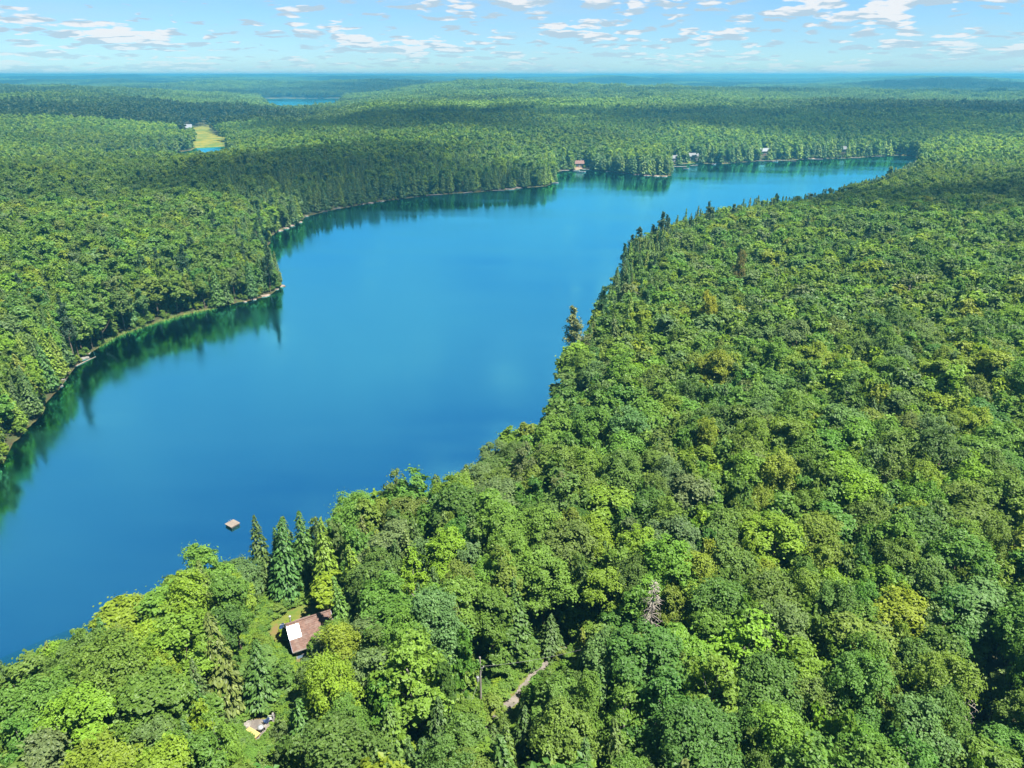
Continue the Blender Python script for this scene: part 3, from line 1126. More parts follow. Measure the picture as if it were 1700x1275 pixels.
# what stands near what: used to say which tree is meant
SPOTS = [((110, 1170), 'in the bottom left corner of the forest'), ((110, 1065), 'on the shore at the left edge'), ((250, 980), 'on the near shore left of the cabin'),
         ((440, 900), 'on the near shore beside the swim raft'), ((480, 975), 'between the cabin and the lake'), ((400, 1090), 'left of the cabin'), ((420, 1200), 'around the sunny gravel pad'),
         ((620, 1040), 'right of the cabin'), ((600, 1200), 'right of the sunny gravel pad'), ((800, 1100), 'beside the utility pole'),
         ((800, 1240), 'at the lower end of the gravel track'), ((620, 870), 'on the near shore right of the raft'), ((760, 970), 'inland between raft and utility pole'),
         ((820, 790), 'at the bend of the near shore'), ((950, 920), 'inland of the bend of the shore'), ((940, 1080), 'at the upper end of the gravel track'),
         ((1080, 1000), 'beside the dead grey tree'), ((1050, 1200), 'right of the gravel track'), ((950, 700), 'on the right bank just above the bend'),
         ((970, 570), 'on the right bank under the tall lakeside pine'), ((1080, 780), 'on the slope above the bend'), ((1120, 600), 'inland of the tall lakeside pine'),
         ((1050, 440), 'on the dark wooded point of the right bank'), ((1200, 440), 'inland of the dark wooded point'), ((1220, 900), 'in the middle of the right-hand slope'),
         ((1250, 1080), 'right of the dead grey tree'), ((1280, 1220), 'along the bottom edge, right of centre'), ((1420, 1000), 'on the lower right-hand slope'),
         ((1450, 1190), 'along the bottom edge near the dark gap'), ((1620, 1180), 'in the bottom right corner'), ((1620, 980), 'at the lower right edge'),
         ((1400, 800), 'on the open right-hand slope'), ((1600, 790), 'at the right edge, halfway up'), ((1350, 620), 'on the upper right-hand slope'), ((1580, 600), 'at the right edge, upper slope'),
         ((1450, 430), 'on the high ground behind the right bank'), ((60, 620), 'on the left bank above the floating logs'), ((60, 490), 'on the hill behind the left bank'), ((170, 430), 'midway up the hill behind the left bank'), ((40, 395), 'high on the left-hand hill'),
         ((230, 510), 'on the left bank behind the reeds'), ((400, 470), 'on the rocky left-hand point'), ((300, 400), 'inland of the rocky left-hand point'), ((470, 350), 'at the head of the bay'),
         ((1300, 360), 'along the far end of the right bank')]
ORD = ['first', 'second', 'third', 'fourth', 'fifth', 'sixth', 'seventh', 'eighth', 'ninth', 'tenth', 'eleventh', 'twelfth', 'thirteenth', 'fourteenth', 'fifteenth',
       'sixteenth', 'seventeenth', 'eighteenth', 'nineteenth', 'twentieth'] + ['twenty-' + q for q in ('first', 'second', 'third', 'fourth', 'fifth', 'sixth', 'seventh', 'eighth', 'ninth')]
KIND_WORD = {'broadleaf': 'broadleaf tree', 'conifer': 'pointed conifer', 'pine': 'tall pine'}
by = {}
for t in ONE:
    d = [(t['u'] - p[0]) ** 2 + (1.5 * (t['v'] - p[1])) ** 2 for p, _ in SPOTS]
    t['spot'] = SPOTS[int(np.argmin(d))][1]
    by.setdefault((t['k'], t['tn'], t['spot']), []).append(t)
for (kd, tn, spot), ts in by.items():
    ts.sort(key=lambda t: t['u'])
    for i, t in enumerate(ts):
        base = '%s %s %s' % (tn, KIND_WORD[kd], spot)
        if len(ts) == 1:
            t['label'] = base
        elif i == 0:
            t['label'] = base + ', leftmost such'
        elif i == len(ts) - 1:
            t['label'] = base + ', rightmost such'
        else:
            t['label'] = base + ', %s from left' % ORD[min(i, 28)]

NAMES = {'broadleaf': 'broadleaf_tree', 'conifer': 'conifer_tree', 'pine': 'pine_tree'}
GROUPS = {'broadleaf': 'broadleaf trees of the near forest', 'conifer': 'conifers of the near forest and shores', 'pine': 'tall pines of the near forest'}
SETS = {'broadleaf': BROAD, 'conifer': CONI, 'pine': PINE}
for n, t in enumerate(ONE):
    st = SETS[t['k']].pairs
    i = int(rng_t.integers(len(st)))
    cm, tm, H0, R0 = st[i]
    e = bpy.data.objects.new(NAMES[t['k']], None)
    COL.objects.link(e)
    e.empty_display_size = 0.5
    e.location = (t['x'], t['y'], t['z'])
    lean = 0.05
    e.rotation_euler = (rng_t.normal() * lean, rng_t.normal() * lean, rng_t.uniform(0, 6.283))
    k = 1.12 * t['R'] / R0
    e.scale = (k * rng_t.uniform(0.94, 1.06), k * rng_t.uniform(0.94, 1.06), t['H'] / H0)
    tag(e, t['label'], 'tree', GROUPS[t['k']])
    c = bpy.data.objects.new('crown', cm); COL.objects.link(c); c.parent = e
    c['tone'] = [float(q) for q in t['rgb']] + [1.0]
    b = bpy.data.objects.new('trunk', tm); COL.objects.link(b); b.parent = e

# the rest of the near wood, and the woods beyond
rest = [t for t in TREES if not t.get('one')]
P, RO, SC, PI, TO = [], [], [], [], []
for t in rest:
    P.append((t['x'], t['y'], t['z'])); RO.append(rng_t.uniform(0, 6.283))
    if t['k'] == 'broadleaf':
        PI.append(int(rng_t.integers(N_MIDB))); k = 1.12 * t['R'] / 4.0; SC.append((k, k, t['H'] / 17.0))
    elif t['k'] == 'conifer':
        PI.append(N_MIDB + int(rng_t.integers(N_MIDC))); k = t['R'] / 2.9; SC.append((k, k, t['H'] / 16.0))
    else:
        PI.append(N_MIDB + N_MIDC + int(rng_t.integers(2))); SC.append((1, 1, t['H'] / 21.0))
    TO.append(t['rgb'])
scatter('near_forest', P, RO, SC, PI, TO, COLL_MID, 'rest of the mixed green forest round the lake')


def tone_field(X, Y, con, rng):
    n = len(X)
    w = fbm(X / 60.0, Y / 60.0, 91, 3)
    big = fbm(X / 260.0, Y / 260.0, 95, 3)  # broad patches: cloud shade and sunlit ground between, put into the tree tones
    base = np.array([b[1] for b in B_TONES]); cb = np.array([b[1] for b in C_TONES])
    k = rng.choice(6, size=n, p=[0.30, 0.17, 0.28, 0.10, 0.10, 0.05])
    k = np.where((w > 0.56) & (rng.random(n) < 0.4), 3, k)
    c = rng.choice(3, size=n, p=[0.62, 0.18, 0.20])
    t = np.where(con[:, None], cb[c], base[k])
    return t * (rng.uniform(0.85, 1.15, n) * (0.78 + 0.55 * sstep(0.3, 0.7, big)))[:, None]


# houses on the far shores that the trees leave in view: centre, half width, how far up and down in the picture
SEEN_FAR = [(1119, 268, 7, 14, 9), (1151, 266, 9, 16, 12), (1269, 257, 9, 14, 8), (1401, 253, 5, 12, 4), (961, 277, 7, 12, 8), (304, 309, 6, 14, 6), (304, 219, 10, 12, 6), (1437, 164, 10, 4, 3)]


def place_ring(r0, r1, gap, seed):
    rng = np.random.default_rng(seed)
    half = math.radians(43)
    xs = np.arange(-r1 * math.sin(half), r1 * math.sin(half), gap)
    ys = np.arange(r0 * math.cos(half), r1, gap)
    X, Y = np.meshgrid(xs, ys)
    X = X.ravel() + rng.uniform(-0.48, 0.48, X.size) * gap; Y = Y.ravel() + rng.uniform(-0.48, 0.48, Y.size) * gap
    r = np.hypot(X, Y)
    k = (r >= r0) & (r < r1) & (np.abs(np.arctan2(X, Y)) < half)
    X, Y = X[k], Y[k]
    sd = water_sd(X, Y)
    k = (sd > 0.4) & (in_poly([FIELD, FIELD2, FIELD3], X, Y) + (fbm(X / 22.0, Y / 22.0, 141, 2) - 0.5) * 34.0 > 1.0)
    X, Y, sd = X[k], Y[k], sd[k]
    Z = ground_z(X, Y, sd)
    u, v, zc = project(np.stack([X, Y, Z + 8.0], 1))
    ok = np.ones(len(X), bool)
    for (cu, cv, hw, up, dn) in SEEN_FAR:
        gx_, gy_, _ = ground_at(cu, cv)
        ok &= ~((np.abs(u - cu) < hw) & (v > cv - up) & (v < cv + dn) & (zc < math.hypot(gx_, gy_) + 4))
        ok &= np.hypot(X - gx_, Y - gy_) > 8
    return X[ok], Y[ok], sd[ok], Z[ok], rng


X, Y, sd, Z, rng = place_ring(NEAR_R, 1150.0, 4.9, 31)
k = Z > 0.15
X, Y, sd, Z = X[k], Y[k], sd[k], Z[k]
con = rng.random(len(X)) < conifer_share(X, Y, sd)
sc = np.where(con, rng.uniform(0.95, 1.3, len(X)), rng.uniform(0.68, 1.08, len(X)))
hz = np.where(con, rng.uniform(0.68, 1.02, len(X)), rng.uniform(0.80, 1.04, len(X)))
nearer = np.hypot(X, Y) < 620
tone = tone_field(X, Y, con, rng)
SC = np.stack([sc, sc, hz], 1)
pid = np.where(con, N_MIDB + rng.integers(0, N_MIDC, len(X)), rng.integers(0, N_MIDB, len(X)))
m = nearer
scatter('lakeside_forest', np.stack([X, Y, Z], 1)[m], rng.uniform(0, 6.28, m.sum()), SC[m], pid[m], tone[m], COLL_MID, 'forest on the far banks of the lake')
pid = np.where(con, 5 + rng.integers(0, 4, len(X)), rng.integers(0, 5, len(X)))
m = ~nearer
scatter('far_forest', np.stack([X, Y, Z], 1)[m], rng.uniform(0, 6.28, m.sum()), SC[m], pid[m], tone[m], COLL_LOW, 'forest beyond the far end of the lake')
X, Y, sd, Z, rng = place_ring(1150.0, 9000.0, 34.0, 33)
k = (sd > 12) & (in_poly([FIELD, FIELD2, FIELD3], X, Y) > 14)
X, Y, sd, Z = X[k], Y[k], sd[k], Z[k]
big = fbm(X / 420.0, Y / 420.0, 120, 3)
pid = np.where(big < 0.42, 4 + rng.integers(0, 2, len(X)), rng.integers(0, 4, len(X)))
w = (0.45 + 1.5 * sstep(0.3, 0.7, fbm(X / 620.0, Y / 420.0, 130, 3)))[:, None]  # broad dark and bright bands painted into the tone, in place of far cloud shadows
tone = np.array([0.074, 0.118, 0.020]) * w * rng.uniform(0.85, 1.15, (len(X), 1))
s = rng.uniform(0.9, 1.15, len(X))
scatter('distant_woods', np.stack([X, Y, Z - 0.5], 1), rng.uniform(0, 6.28, len(X)), np.stack([s, s, s * rng.uniform(0.85, 1.15, len(X))], 1), pid, tone, COLL_STAND,
        'distant woods rolling away to the horizon')

# low saplings and shrubs that close the gaps under the canopy and fringe the water
def place_understory(n, seed):
    rng = np.random.default_rng(seed)
    th = rng.uniform(-math.radians(44), math.radians(44), n)
    r = np.sqrt(rng.uniform(30 ** 2, 400 ** 2, n))
    X, Y = np.sin(th) * r, np.cos(th) * r
    sd = water_sd(X, Y)
    Z = ground_z(X, Y, sd)
    k = (Z > 0.1) & ((sd < 7) | (rng.random(n) < 0.55))
    X, Y, sd, Z = X[k], Y[k], sd[k], Z[k]
    h = np.where(sd < 7, rng.uniform(1.6, 4.5, len(X)), rng.uniform(5.0, 11.0, len(X)))
    u, v, zc = project(np.stack([X, Y, Z + h * 0.6], 1))
    ok = np.ones(len(X), bool)
    for i in np.nonzero(zc < 140)[0]:
        ok[i] = not in_open(X[i], Y[i], Z[i], h[i], h[i] * 0.42)
    return X[ok], Y[ok], Z[ok], h[ok], rng


X, Y, Z, h, rng = place_understory(9000, 61)
tone = np.array([b[1] for b in B_TONES])[rng.choice(6, size=len(X), p=[0.34, 0.2, 0.3, 0.06, 0.05, 0.05])] * rng.uniform(0.85, 1.1, (len(X), 1))
w = np.maximum(h * 0.40, 1.0) / 4.0 * rng.uniform(0.8, 1.2, len(X))
scatter('understory', np.stack([X, Y, Z - 0.25 * h], 1), rng.uniform(0, 6.28, len(X)), np.stack([w, w, 1.25 * h / 17.0], 1), rng.integers(0, N_MIDB, len(X)), tone, COLL_MID,
        'saplings and shrubs filling the gaps under the trees')
bx = np.array(LAKE)
SH = []
rng = np.random.default_rng(62)
for i in range(len(bx)):
    a, b = bx[i], bx[(i + 1) % len(bx)]
    L_ = np.hypot(*(b - a))
    if min(a[1], b[1]) < 30:
        continue
    for s in np.arange(0, L_, 1.7):
        for q in range(2):
            p = a + (b - a) * min(1.0, s / L_) + rng.normal(size=2) * 2.4
            SH.append(p)
SH = np.array(SH)
sd = water_sd(SH[:, 0], SH[:, 1]); Zs = ground_z(SH[:, 0], SH[:, 1], sd)
k = (Zs > 0.06) & (Zs < 1.6) & (fbm(SH[:, 0] / 14.0, SH[:, 1] / 14.0, 66, 2) > 0.36)
SH, Zs = SH[k], Zs[k]
h = rng.uniform(1.0, 3.4, len(SH))
w = np.maximum(h * 0.45, 0.6) / 4.0
scatter('shore_shrubs', np.stack([SH[:, 0], SH[:, 1], Zs - 0.3 * h], 1), rng.uniform(0, 6.28, len(SH)), np.stack([w, w, 1.3 * h / 17.0], 1), rng.integers(0, N_MIDB, len(SH)),
        np.array([b[1] for b in B_TONES])[rng.choice(6, size=len(SH), p=[0.3, 0.1, 0.35, 0.15, 0.05, 0.05])], COLL_MID, 'low green bushes fringing the lake shore')

# ------------------------------------------------------------------ materials of the small things
def shingle_material():
    m, nt = mat_new('roof_shingles')
    out = nnew(nt, 'ShaderNodeOutputMaterial')
    b = nnew(nt, 'ShaderNodeBsdfPrincipled')
    b.inputs['Roughness'].default_value = 0.9
    b.inputs['Specular IOR Level'].default_value = 0.15
    tc = nnew(nt, 'ShaderNodeTexCoord')
    mp = nnew(nt, 'ShaderNodeMapping')
    mp.inputs['Scale'].default_value = (3.2, 5.0, 5.0)
    nt.links.new(tc.outputs['Object'], mp.inputs['Vector'])
    vo = nnew(nt, 'ShaderNodeTexVoronoi')
    vo.inputs['Scale'].default_value = 1.0
    nt.links.new(mp.outputs[0], vo.inputs['Vector'])
    sp = nnew(nt, 'ShaderNodeSeparateColor')
    nt.links.new(vo.outputs['Color'], sp.inputs[0])
    n = noise(nt, tc.outputs['Object'], 1.1, 5.0, 0.65)
    c = mixc(nt, sp.outputs[0], (0.070, 0.042, 0.034), (0.110, 0.068, 0.054))
    c = mixc(nt, maprange(nt, n, 0.45, 0.75), c, (0.115, 0.088, 0.075))
    nt.links.new(c, b.inputs['Base Color'])
    nt.links.new(b.outputs[0], out.inputs['Surface'])
    return m


def patchy(name, c1, c2, scale, c3=None):
    m, nt = mat_new(name)
    out = nnew(nt, 'ShaderNodeOutputMaterial')
    b = nnew(nt, 'ShaderNodeBsdfPrincipled')
    b.inputs['Roughness'].default_value = 0.95
    b.inputs['Specular IOR Level'].default_value = 0.1
    g = nnew(nt, 'ShaderNodeNewGeometry')
    n = noise(nt, g.outputs['Position'], scale, 6.0, 0.65)
    c = mixc(nt, maprange(nt, n, 0.36, 0.64), c1, c2)
    if c3:
        n2 = noise(nt, g.outputs['Position'], scale * 0.35, 4.0, 0.6)
        c = mixc(nt, maprange(nt, n2, 0.5, 0.66), c, c3)
    nt.links.new(c, b.inputs['Base Color'])
    nt.links.new(b.outputs[0], out.inputs['Surface'])
    return m


M_SHINGLE = shingle_material()
M_SIDING = simple('blue_grey_siding', (0.085, 0.135, 0.18), 0.7, 0.15, 2.0)
M_WHITE = simple('white_paint', (0.20, 0.20, 0.20), 0.5, 0.05, 2.0)
M_SHEET = simple('white_sheet_metal', (0.80, 0.80, 0.82), 0.35, 0.03, 2.0, 0.0, 0.6)
M_STEEL = simple('dull_steel', (0.30, 0.31, 0.32), 0.45, 0.15, 4.0, 0.6)
M_NAVY = simple('dark_blue_plastic', (0.018, 0.035, 0.085), 0.4, 0.2, 3.0)
M_BLACK = simple('black_iron', (0.02, 0.02, 0.022), 0.5, 0.2, 4.0)
M_GLASS = simple('window_glass', (0.03, 0.045, 0.06), 0.06, 0.1, 1.0, 0.0, 0.9)
M_PLANK = simple('sunbleached_planks', (0.145, 0.122, 0.10), 0.8, 0.22, 2.5)
M_GREYWOOD = simple('grey_weathered_wood', (0.15, 0.138, 0.12), 0.85, 0.25, 2.0)
M_YELLOWWOOD = simple('pale_yellow_wood', (0.30, 0.23, 0.08), 0.7, 0.15, 3.0)
M_ROCK = simple('pink_granite', (0.14, 0.108, 0.085), 0.9, 0.45, 0.9, bump=0.5)
M_GREYROCK = simple('grey_granite', (0.125, 0.117, 0.105), 0.9, 0.45, 0.9, bump=0.5)
M_LAWN = patchy('dry_lawn', (0.050, 0.085, 0.014), (0.085, 0.095, 0.018), 0.8, (0.10, 0.075, 0.03))
M_GRAVEL = patchy('gravel', (0.085, 0.076, 0.068), (0.13, 0.113, 0.097), 1.2, (0.08, 0.08, 0.045))
M_SAND = patchy('shore_sand', (0.13, 0.092, 0.06), (0.17, 0.125, 0.085), 0.8)
M_PALESIDING = simple('pale_siding', (0.13, 0.127, 0.12), 0.7, 0.12, 1.5)
M_BROWN = simple('brown_siding', (0.13, 0.085, 0.055), 0.8, 0.2, 1.5)
M_REDROOF = simple('rust_red_roof', (0.10, 0.055, 0.045), 0.8, 0.2, 1.5)
M_GREYROOF = simple('grey_roof', (0.09, 0.095, 0.10), 0.7, 0.15, 1.5)
M_PALEROOF = simple('pale_metal_roof', (0.12, 0.13, 0.14), 0.5, 0.06, 1.5)


def ground_sheet(name, poly, mat, dz=0.10, cell=0.45, ragged=0.5):
    P = np.array(poly)
    x0, y0 = P.min(0) - 1; x1, y1 = P.max(0) + 1
    xs = np.arange(x0, x1, cell); ys = np.arange(y0, y1, cell)
    X, Y = np.meshgrid(xs, ys)
    sd = sdist(poly, X, Y) + (fbm(X / 1.6, Y / 1.6, 3, 3) - 0.5) * 2 * ragged
    Z = ground_z(X, Y) + dz
    keep = sd < 0
    V = np.stack([X, Y, Z], -1).reshape(-1, 3)
    n = X.shape[1]
    F = []
    for i in range(X.shape[0] - 1):
        for j in range(n - 1):
            if keep[i, j] and keep[i + 1, j + 1] and keep[i, j + 1] and keep[i + 1, j]:
                F.append((i * n + j, i * n + j + 1, (i + 1) * n + j + 1, (i + 1) * n + j))
    used = sorted({i for f in F for i in f})
    mp = {u: k for k, u in enumerate(used)}
    me = mesh_from(name, V[used], [tuple(mp[i] for i in f) for f in F], (mat,), smooth=True)
    o = link(name, me)
    o['kind'] = 'structure'
    return o


def hand(pxs):
    return [ground_at(u, v)[:2] for u, v in pxs]


# ------------------------------------------------------------------ the cabin and its clearing
def build_cabin():
    rz = math.radians(28)
    d = Vector((math.cos(rz), math.sin(rz)))
    gx, gy, gz = ground_at(497, 1085)
    ridge_z = gz + 4.7
    A = Vector(at(472, 1037, ridge_z))
    c = A + d * 3.45
    g = float(ground_z(np.array([c.x, c.x + .1]), np.array([c.y, c.y]))[0])
    t = thing('cabin', 'small cabin with red-brown shingle roof and blue-grey walls in a clearing', 'cabin', (c.x, c.y, g), rz)
    L, W, EZ, RZ = 2.8, 2.75, 2.45, 4.6
    # walls with lapped boards, gables closed to the roof
    mb = MB()
    nb = 14
    for k in range(nb):
        z0 = -0.6 + (EZ + 0.6) * k / nb; z1 = -0.6 + (EZ + 0.6) * (k + 1) / nb
        for s in (-1, 1):
            mb.box((0, s * (W - 0.06), (z0 + z1) / 2), (2 * L - 0.26, 0.10, z1 - z0 - 0.012))
            mb.box((s * (L - 0.06), 0, (z0 + z1) / 2), (0.10, 2 * W - 0.26, z1 - z0 - 0.012))
    ng = 9
    for k in range(ng):
        z0 = EZ + (RZ - EZ - 0.1) * k / ng; z1 = EZ + (RZ - EZ - 0.1) * (k + 1) / ng
        hw = (W - 0.06) * (1 - ((z0 + z1) / 2 - EZ) / (RZ - EZ))
        for s in (-1, 1):
            mb.box((s * (L - 0.06), 0, (z0 + z1) / 2), (0.10, 2 * hw, z1 - z0 - 0.012))
    mb.box((0, 0, 0.9), (2 * L - 0.3, 2 * W - 0.3, 2.9))
    wall = mb.build('wall', M_SIDING, t)
    for sx in (-1, 1):
        for sy in (-1, 1):
            MB().box((sx * (L - 0.06), sy * (W - 0.06), 0.92), (0.16, 0.16, 3.05)).build('corner_board', M_WHITE, t)
    # roof: stepped courses of shingles on both slopes
    run, over = W + 0.45, 0.45
    drop = (RZ - EZ) / W
    rb = MB()
    nc = 14
    for s in (-1, 1):
        for k in range(nc):
            y0 = run * k / nc; y1 = run * (k + 1) / nc + 0.04
            za, zb = RZ - drop * y0, RZ - drop * y1
            th = 0.05
            x = L + over
            vs = [(-x, s * y0, za + th), (x, s * y0, za + th), (x, s * y1, zb + th + 0.035), (-x, s * y1, zb + th + 0.035),
                  (-x, s * y0, za - 0.08), (x, s * y0, za - 0.08), (x, s * y1, zb - 0.08), (-x, s * y1, zb - 0.08)]
            fs = [(0, 1, 2, 3), (7, 6, 5, 4), (0, 4, 5, 1), (2, 6, 7, 3), (1, 5, 6, 2), (0, 3, 7, 4)]
            if s > 0:
                fs = [tuple(reversed(f)) for f in fs]
            rb.add(vs, fs)
    roof = rb.build('roof', M_SHINGLE, t)
    MB().box((0, 0, RZ + 0.10), (2 * (L + over), 0.26, 0.06)).build('ridge_cap', M_SHINGLE, roof)
    sl = math.atan(drop)
    Mx = Matrix.Translation((-2.42, -1.12, RZ - drop * 1.12 + 0.15)) @ Matrix.Rotation(sl, 4, 'X')
    MB().box((0, 0, 0), (1.75, 1.95, 0.05), Mx).build('white_roof_panel', M_SHEET, roof)['label'] = 'glaring white sheet panel near the gable end'
    ch = MB().tube([(-2.5, 0.35, RZ - 0.4), (-2.5, 0.35, RZ + 0.95)], 0.10, 10)
    pipe = ch.build('stovepipe', M_STEEL, roof)
    MB().lathe([(0.02, 1.10), (0.19, 1.02), (0.19, 0.96), (0.02, 0.97)], 12, (-2.5, 0.35, RZ)).build('pipe_cap', M_STEEL, pipe)
    for s in (-1, 1):
        for e in (-1, 1):
            Mx = Matrix.Translation((e * (L + over + 0.02), s * run / 2, RZ - drop * run / 2 - 0.06)) @ Matrix.Rotation(-s * sl, 4, 'X')
            MB().box((0, 0, 0), (0.04, run / math.cos(sl), 0.20), Mx).build('barge_board', M_NAVY, t)
        MB().box((0, s * (run + 0.06), RZ - drop * run - 0.02), (2 * (L + over), 0.05, 0.16)).build('fascia', M_GREYWOOD, t)
    # openings
    def window(parent, p, w, h, axis):
        sx, sy = (0.06, w) if axis == 'x' else (w, 0.06)
        f = MB()
        for dz in (-1, 1):
            f.box((p[0], p[1], p[2] + dz * h / 2), (sx + 0.02, sy + 0.12, 0.09) if axis == 'x' else (sx + 0.12, sy + 0.02, 0.09))
        for dw in (-1, 0, 1):
            q = (p[0], p[1] + dw * w / 2, p[2]) if axis == 'x' else (p[0] + dw * w / 2, p[1], p[2])
            f.box(q, (0.07, 0.07, h - 0.10) if axis == 'x' else (0.07, 0.07, h - 0.10))
        fr = f.build('window', M_WHITE, parent)
        MB().box(p, (0.03, w, h) if axis == 'x' else (w, 0.03, h)).build('pane', M_GLASS, fr)
    window(t, (-L - 0.01, -0.9, 1.35), 1.1, 1.0, 'x')
    window(t, (-L - 0.01, 1.2, 1.35), 0.9, 1.0, 'x')
    window(t, (-1.4, -W - 0.01, 1.35), 1.2, 1.0, 'y')
    window(t, (2.0, -W - 0.01, 1.35), 1.0, 1.0, 'y')
    dr = MB().box((0.3, -W - 0.01, 0.95), (0.95, 0.06, 2.05)).build('door', M_WHITE, t)
    MB().box((0.65, -W - 0.06, 0.95), (0.04, 0.06, 0.14)).build('handle', M_STEEL, dr)
    # dish at the gable
    D = Matrix.Translation((-L - 0.95, 0.35, RZ - 0.35)) @ Matrix.Rotation(math.radians(-38), 4, 'Y')
    prof = [(0.0, 0.0), (0.16, 0.012), (0.32, 0.05), (0.46, 0.11), (0.48, 0.10), (0.33, 0.03), (0.16, -0.015), (0.0, -0.03)]
    dish = MB().lathe(prof, 20, M=D).build('satellite_dish', M_NAVY, t, smooth=True)
    MB().tube([D @ Vector((0.3, 0, 0.04)), D @ Vector((0.12, 0, 0.42))], 0.025, 5).build('feed_arm', M_STEEL, dish)
    MB().box((0, 0, 0), (0.10, 0.10, 0.16), D @ Matrix.Translation((0.10, 0, 0.45))).build('receiver', M_WHITE, dish)
    MB().tube([(-L, 0.35, RZ - 0.75), (-L - 0.62, 0.35, RZ - 0.62), D @ Vector((0, 0, -0.03))], 0.03, 5).build('bracket', M_STEEL, dish)
    # a few weathered boards as a stoop at the near corner
    st = MB().box((-1.7, -W - 0.75, -0.02), (2.2, 1.3, 0.10)).build('stoop', M_GREYWOOD, t)
    for k in range(7):
        MB().box((-1.7, -W - 0.20 - 0.19 * k, 0.065), (2.3, 0.165, 0.04)).build('plank', M_GREYWOOD, st)
    return t


LAWN = hand([(438, 1054), (446, 1032), (468, 1018), (500, 1003), (540, 1002), (556, 1012), (560, 1050), (535, 1090), (508, 1112), (488, 1104), (462, 1078), (444, 1072)])
ground_sheet('lawn', LAWN, M_LAWN, 0.10, 0.28, 1.1)
CABIN = build_cabin()

# ------------------------------------------------------------------ the gravel pad below the cabin
PAD = hand([(405, 1208), (418, 1194), (440, 1194), (462, 1183), (468, 1196), (446, 1212), (440, 1226), (428, 1236), (416, 1228)])
ground_sheet('pad_verge', hand([(398, 1208), (416, 1188), (440, 1186), (464, 1176), (478, 1196), (456, 1218), (444, 1238), (424, 1244), (406, 1228)]), M_LAWN, 0.08, 0.26, 0.9)
ground_sheet('gravel_pad', PAD, M_GRAVEL, 0.13, 0.2, 0.5)


def stand_on(u, v):
    x, y, z = ground_at(u, v)
    return (x, y, z + 0.12)


def build_table():
    t = thing('plank_table', 'low pale yellow plank table on the sunny gravel pad', 'table', stand_on(421, 1224), math.radians(-30))
    for k in range(4):
        MB().box((0, -0.30 + 0.2 * k, 0.62), (2.0, 0.17, 0.05)).build('plank', M_YELLOWWOOD, t)
    for sx in (-0.8, 0.8):
        for sy in (-0.28, 0.28):
            MB().box((sx, sy, 0.29), (0.09, 0.09, 0.60)).build('leg', M_YELLOWWOOD, t)
    MB().box((0, -0.42, 0.50), (1.9, 0.035, 0.16)).build('apron', M_YELLOWWOOD, t)


def build_grill():
    t = thing('barbecue_grill', 'dark round-lidded barbecue standing on the gravel pad', 'barbecue', stand_on(434.5, 1218.5), 0.5)
    MB().lathe([(0.02, 0.55), (0.30, 0.62), (0.40, 0.78), (0.41, 0.86)], 14).build('bowl', M_BLACK, t, smooth=True)
    MB().lathe([(0.42, 0.865), (0.38, 1.02), (0.22, 1.14), (0.02, 1.18)], 14).build('lid', M_STEEL, t, smooth=True)
    for k in range(3):
        a = k * 2.094
        MB().tube([(0.24 * math.cos(a), 0.24 * math.sin(a), 0.62), (0.36 * math.cos(a), 0.36 * math.sin(a), 0.0)], 0.022, 5).build('leg', M_STEEL, t)
    MB().box((0.58, 0, 0.84), (0.34, 0.4, 0.03)).build('side_shelf', M_GREYWOOD, t)


def build_chair(u, v, rz, label, mat):
    t = thing('garden_chair', label, 'chair', stand_on(u, v), rz, 'garden chairs on the gravel pad')
    for k in range(4):
        MB().box((-0.20 + 0.135 * k, 0, 0.42), (0.12, 0.55, 0.03)).build('seat_slat', mat, t)
    for k in range(4):
        MB().box((-0.33 - 0.02 * k, -0.21 + 0.14 * k, 0.72), (0.03, 0.12, 0.62)).build('back_slat', mat, t)
    for sx in (-0.28, 0.24):
        for sy in (-0.29, 0.29):
            MB().box((sx, sy, 0.20), (0.06, 0.05, 0.42)).build('leg', mat, t)
    for sy in (-0.33, 0.33):
        MB().box((-0.02, sy, 0.62), (0.62, 0.10, 0.03)).build('armrest', mat, t)


def rock_mesh(seed, sub=2):
    bm = bmesh.new()
    bmesh.ops.create_icosphere(bm, subdivisions=sub, radius=1.0)
    r = random.Random(seed)
    ph = [r.uniform(0, 6) for _ in range(9)]
    for v in bm.verts:
        c = v.co
        k = 1 + 0.16 * math.sin(3.1 * c.x + ph[0]) * math.sin(2.7 * c.y + ph[1]) + 0.12 * math.sin(5.3 * c.y + ph[2] + 2 * c.z) + 0.08 * math.sin(7.1 * c.x + ph[3] + 4 * c.z)
        v.co = c * k
        v.co.z = min(v.co.z, 0.55 + 0.08 * math.sin(3 * c.x + ph[4]))
    me = bpy.data.meshes.new('rock_%d' % seed)
    bm.to_mesh(me); bm.free()
    return me


ROCKS = []
for s in range(4):
    me = rock_mesh(s); me.materials.append(M_ROCK); ROCKS.append(me)
for s in range(2):
    me = rock_mesh(10 + s); me.materials.append(M_GREYROCK); ROCKS.append(me)


def rock(x, y, z, sx, sy, sz, rz, label, grey=False, group='granite slabs along the shores'):
    me = ROCKS[4 + random.randrange(2)] if grey else ROCKS[random.randrange(4)]
    o = link('shore_rock', me, loc=(x, y, z))
    o.scale = (sx, sy, sz); o.rotation_euler = (0, 0, rz)
    return tag(o, label, 'rock', group)


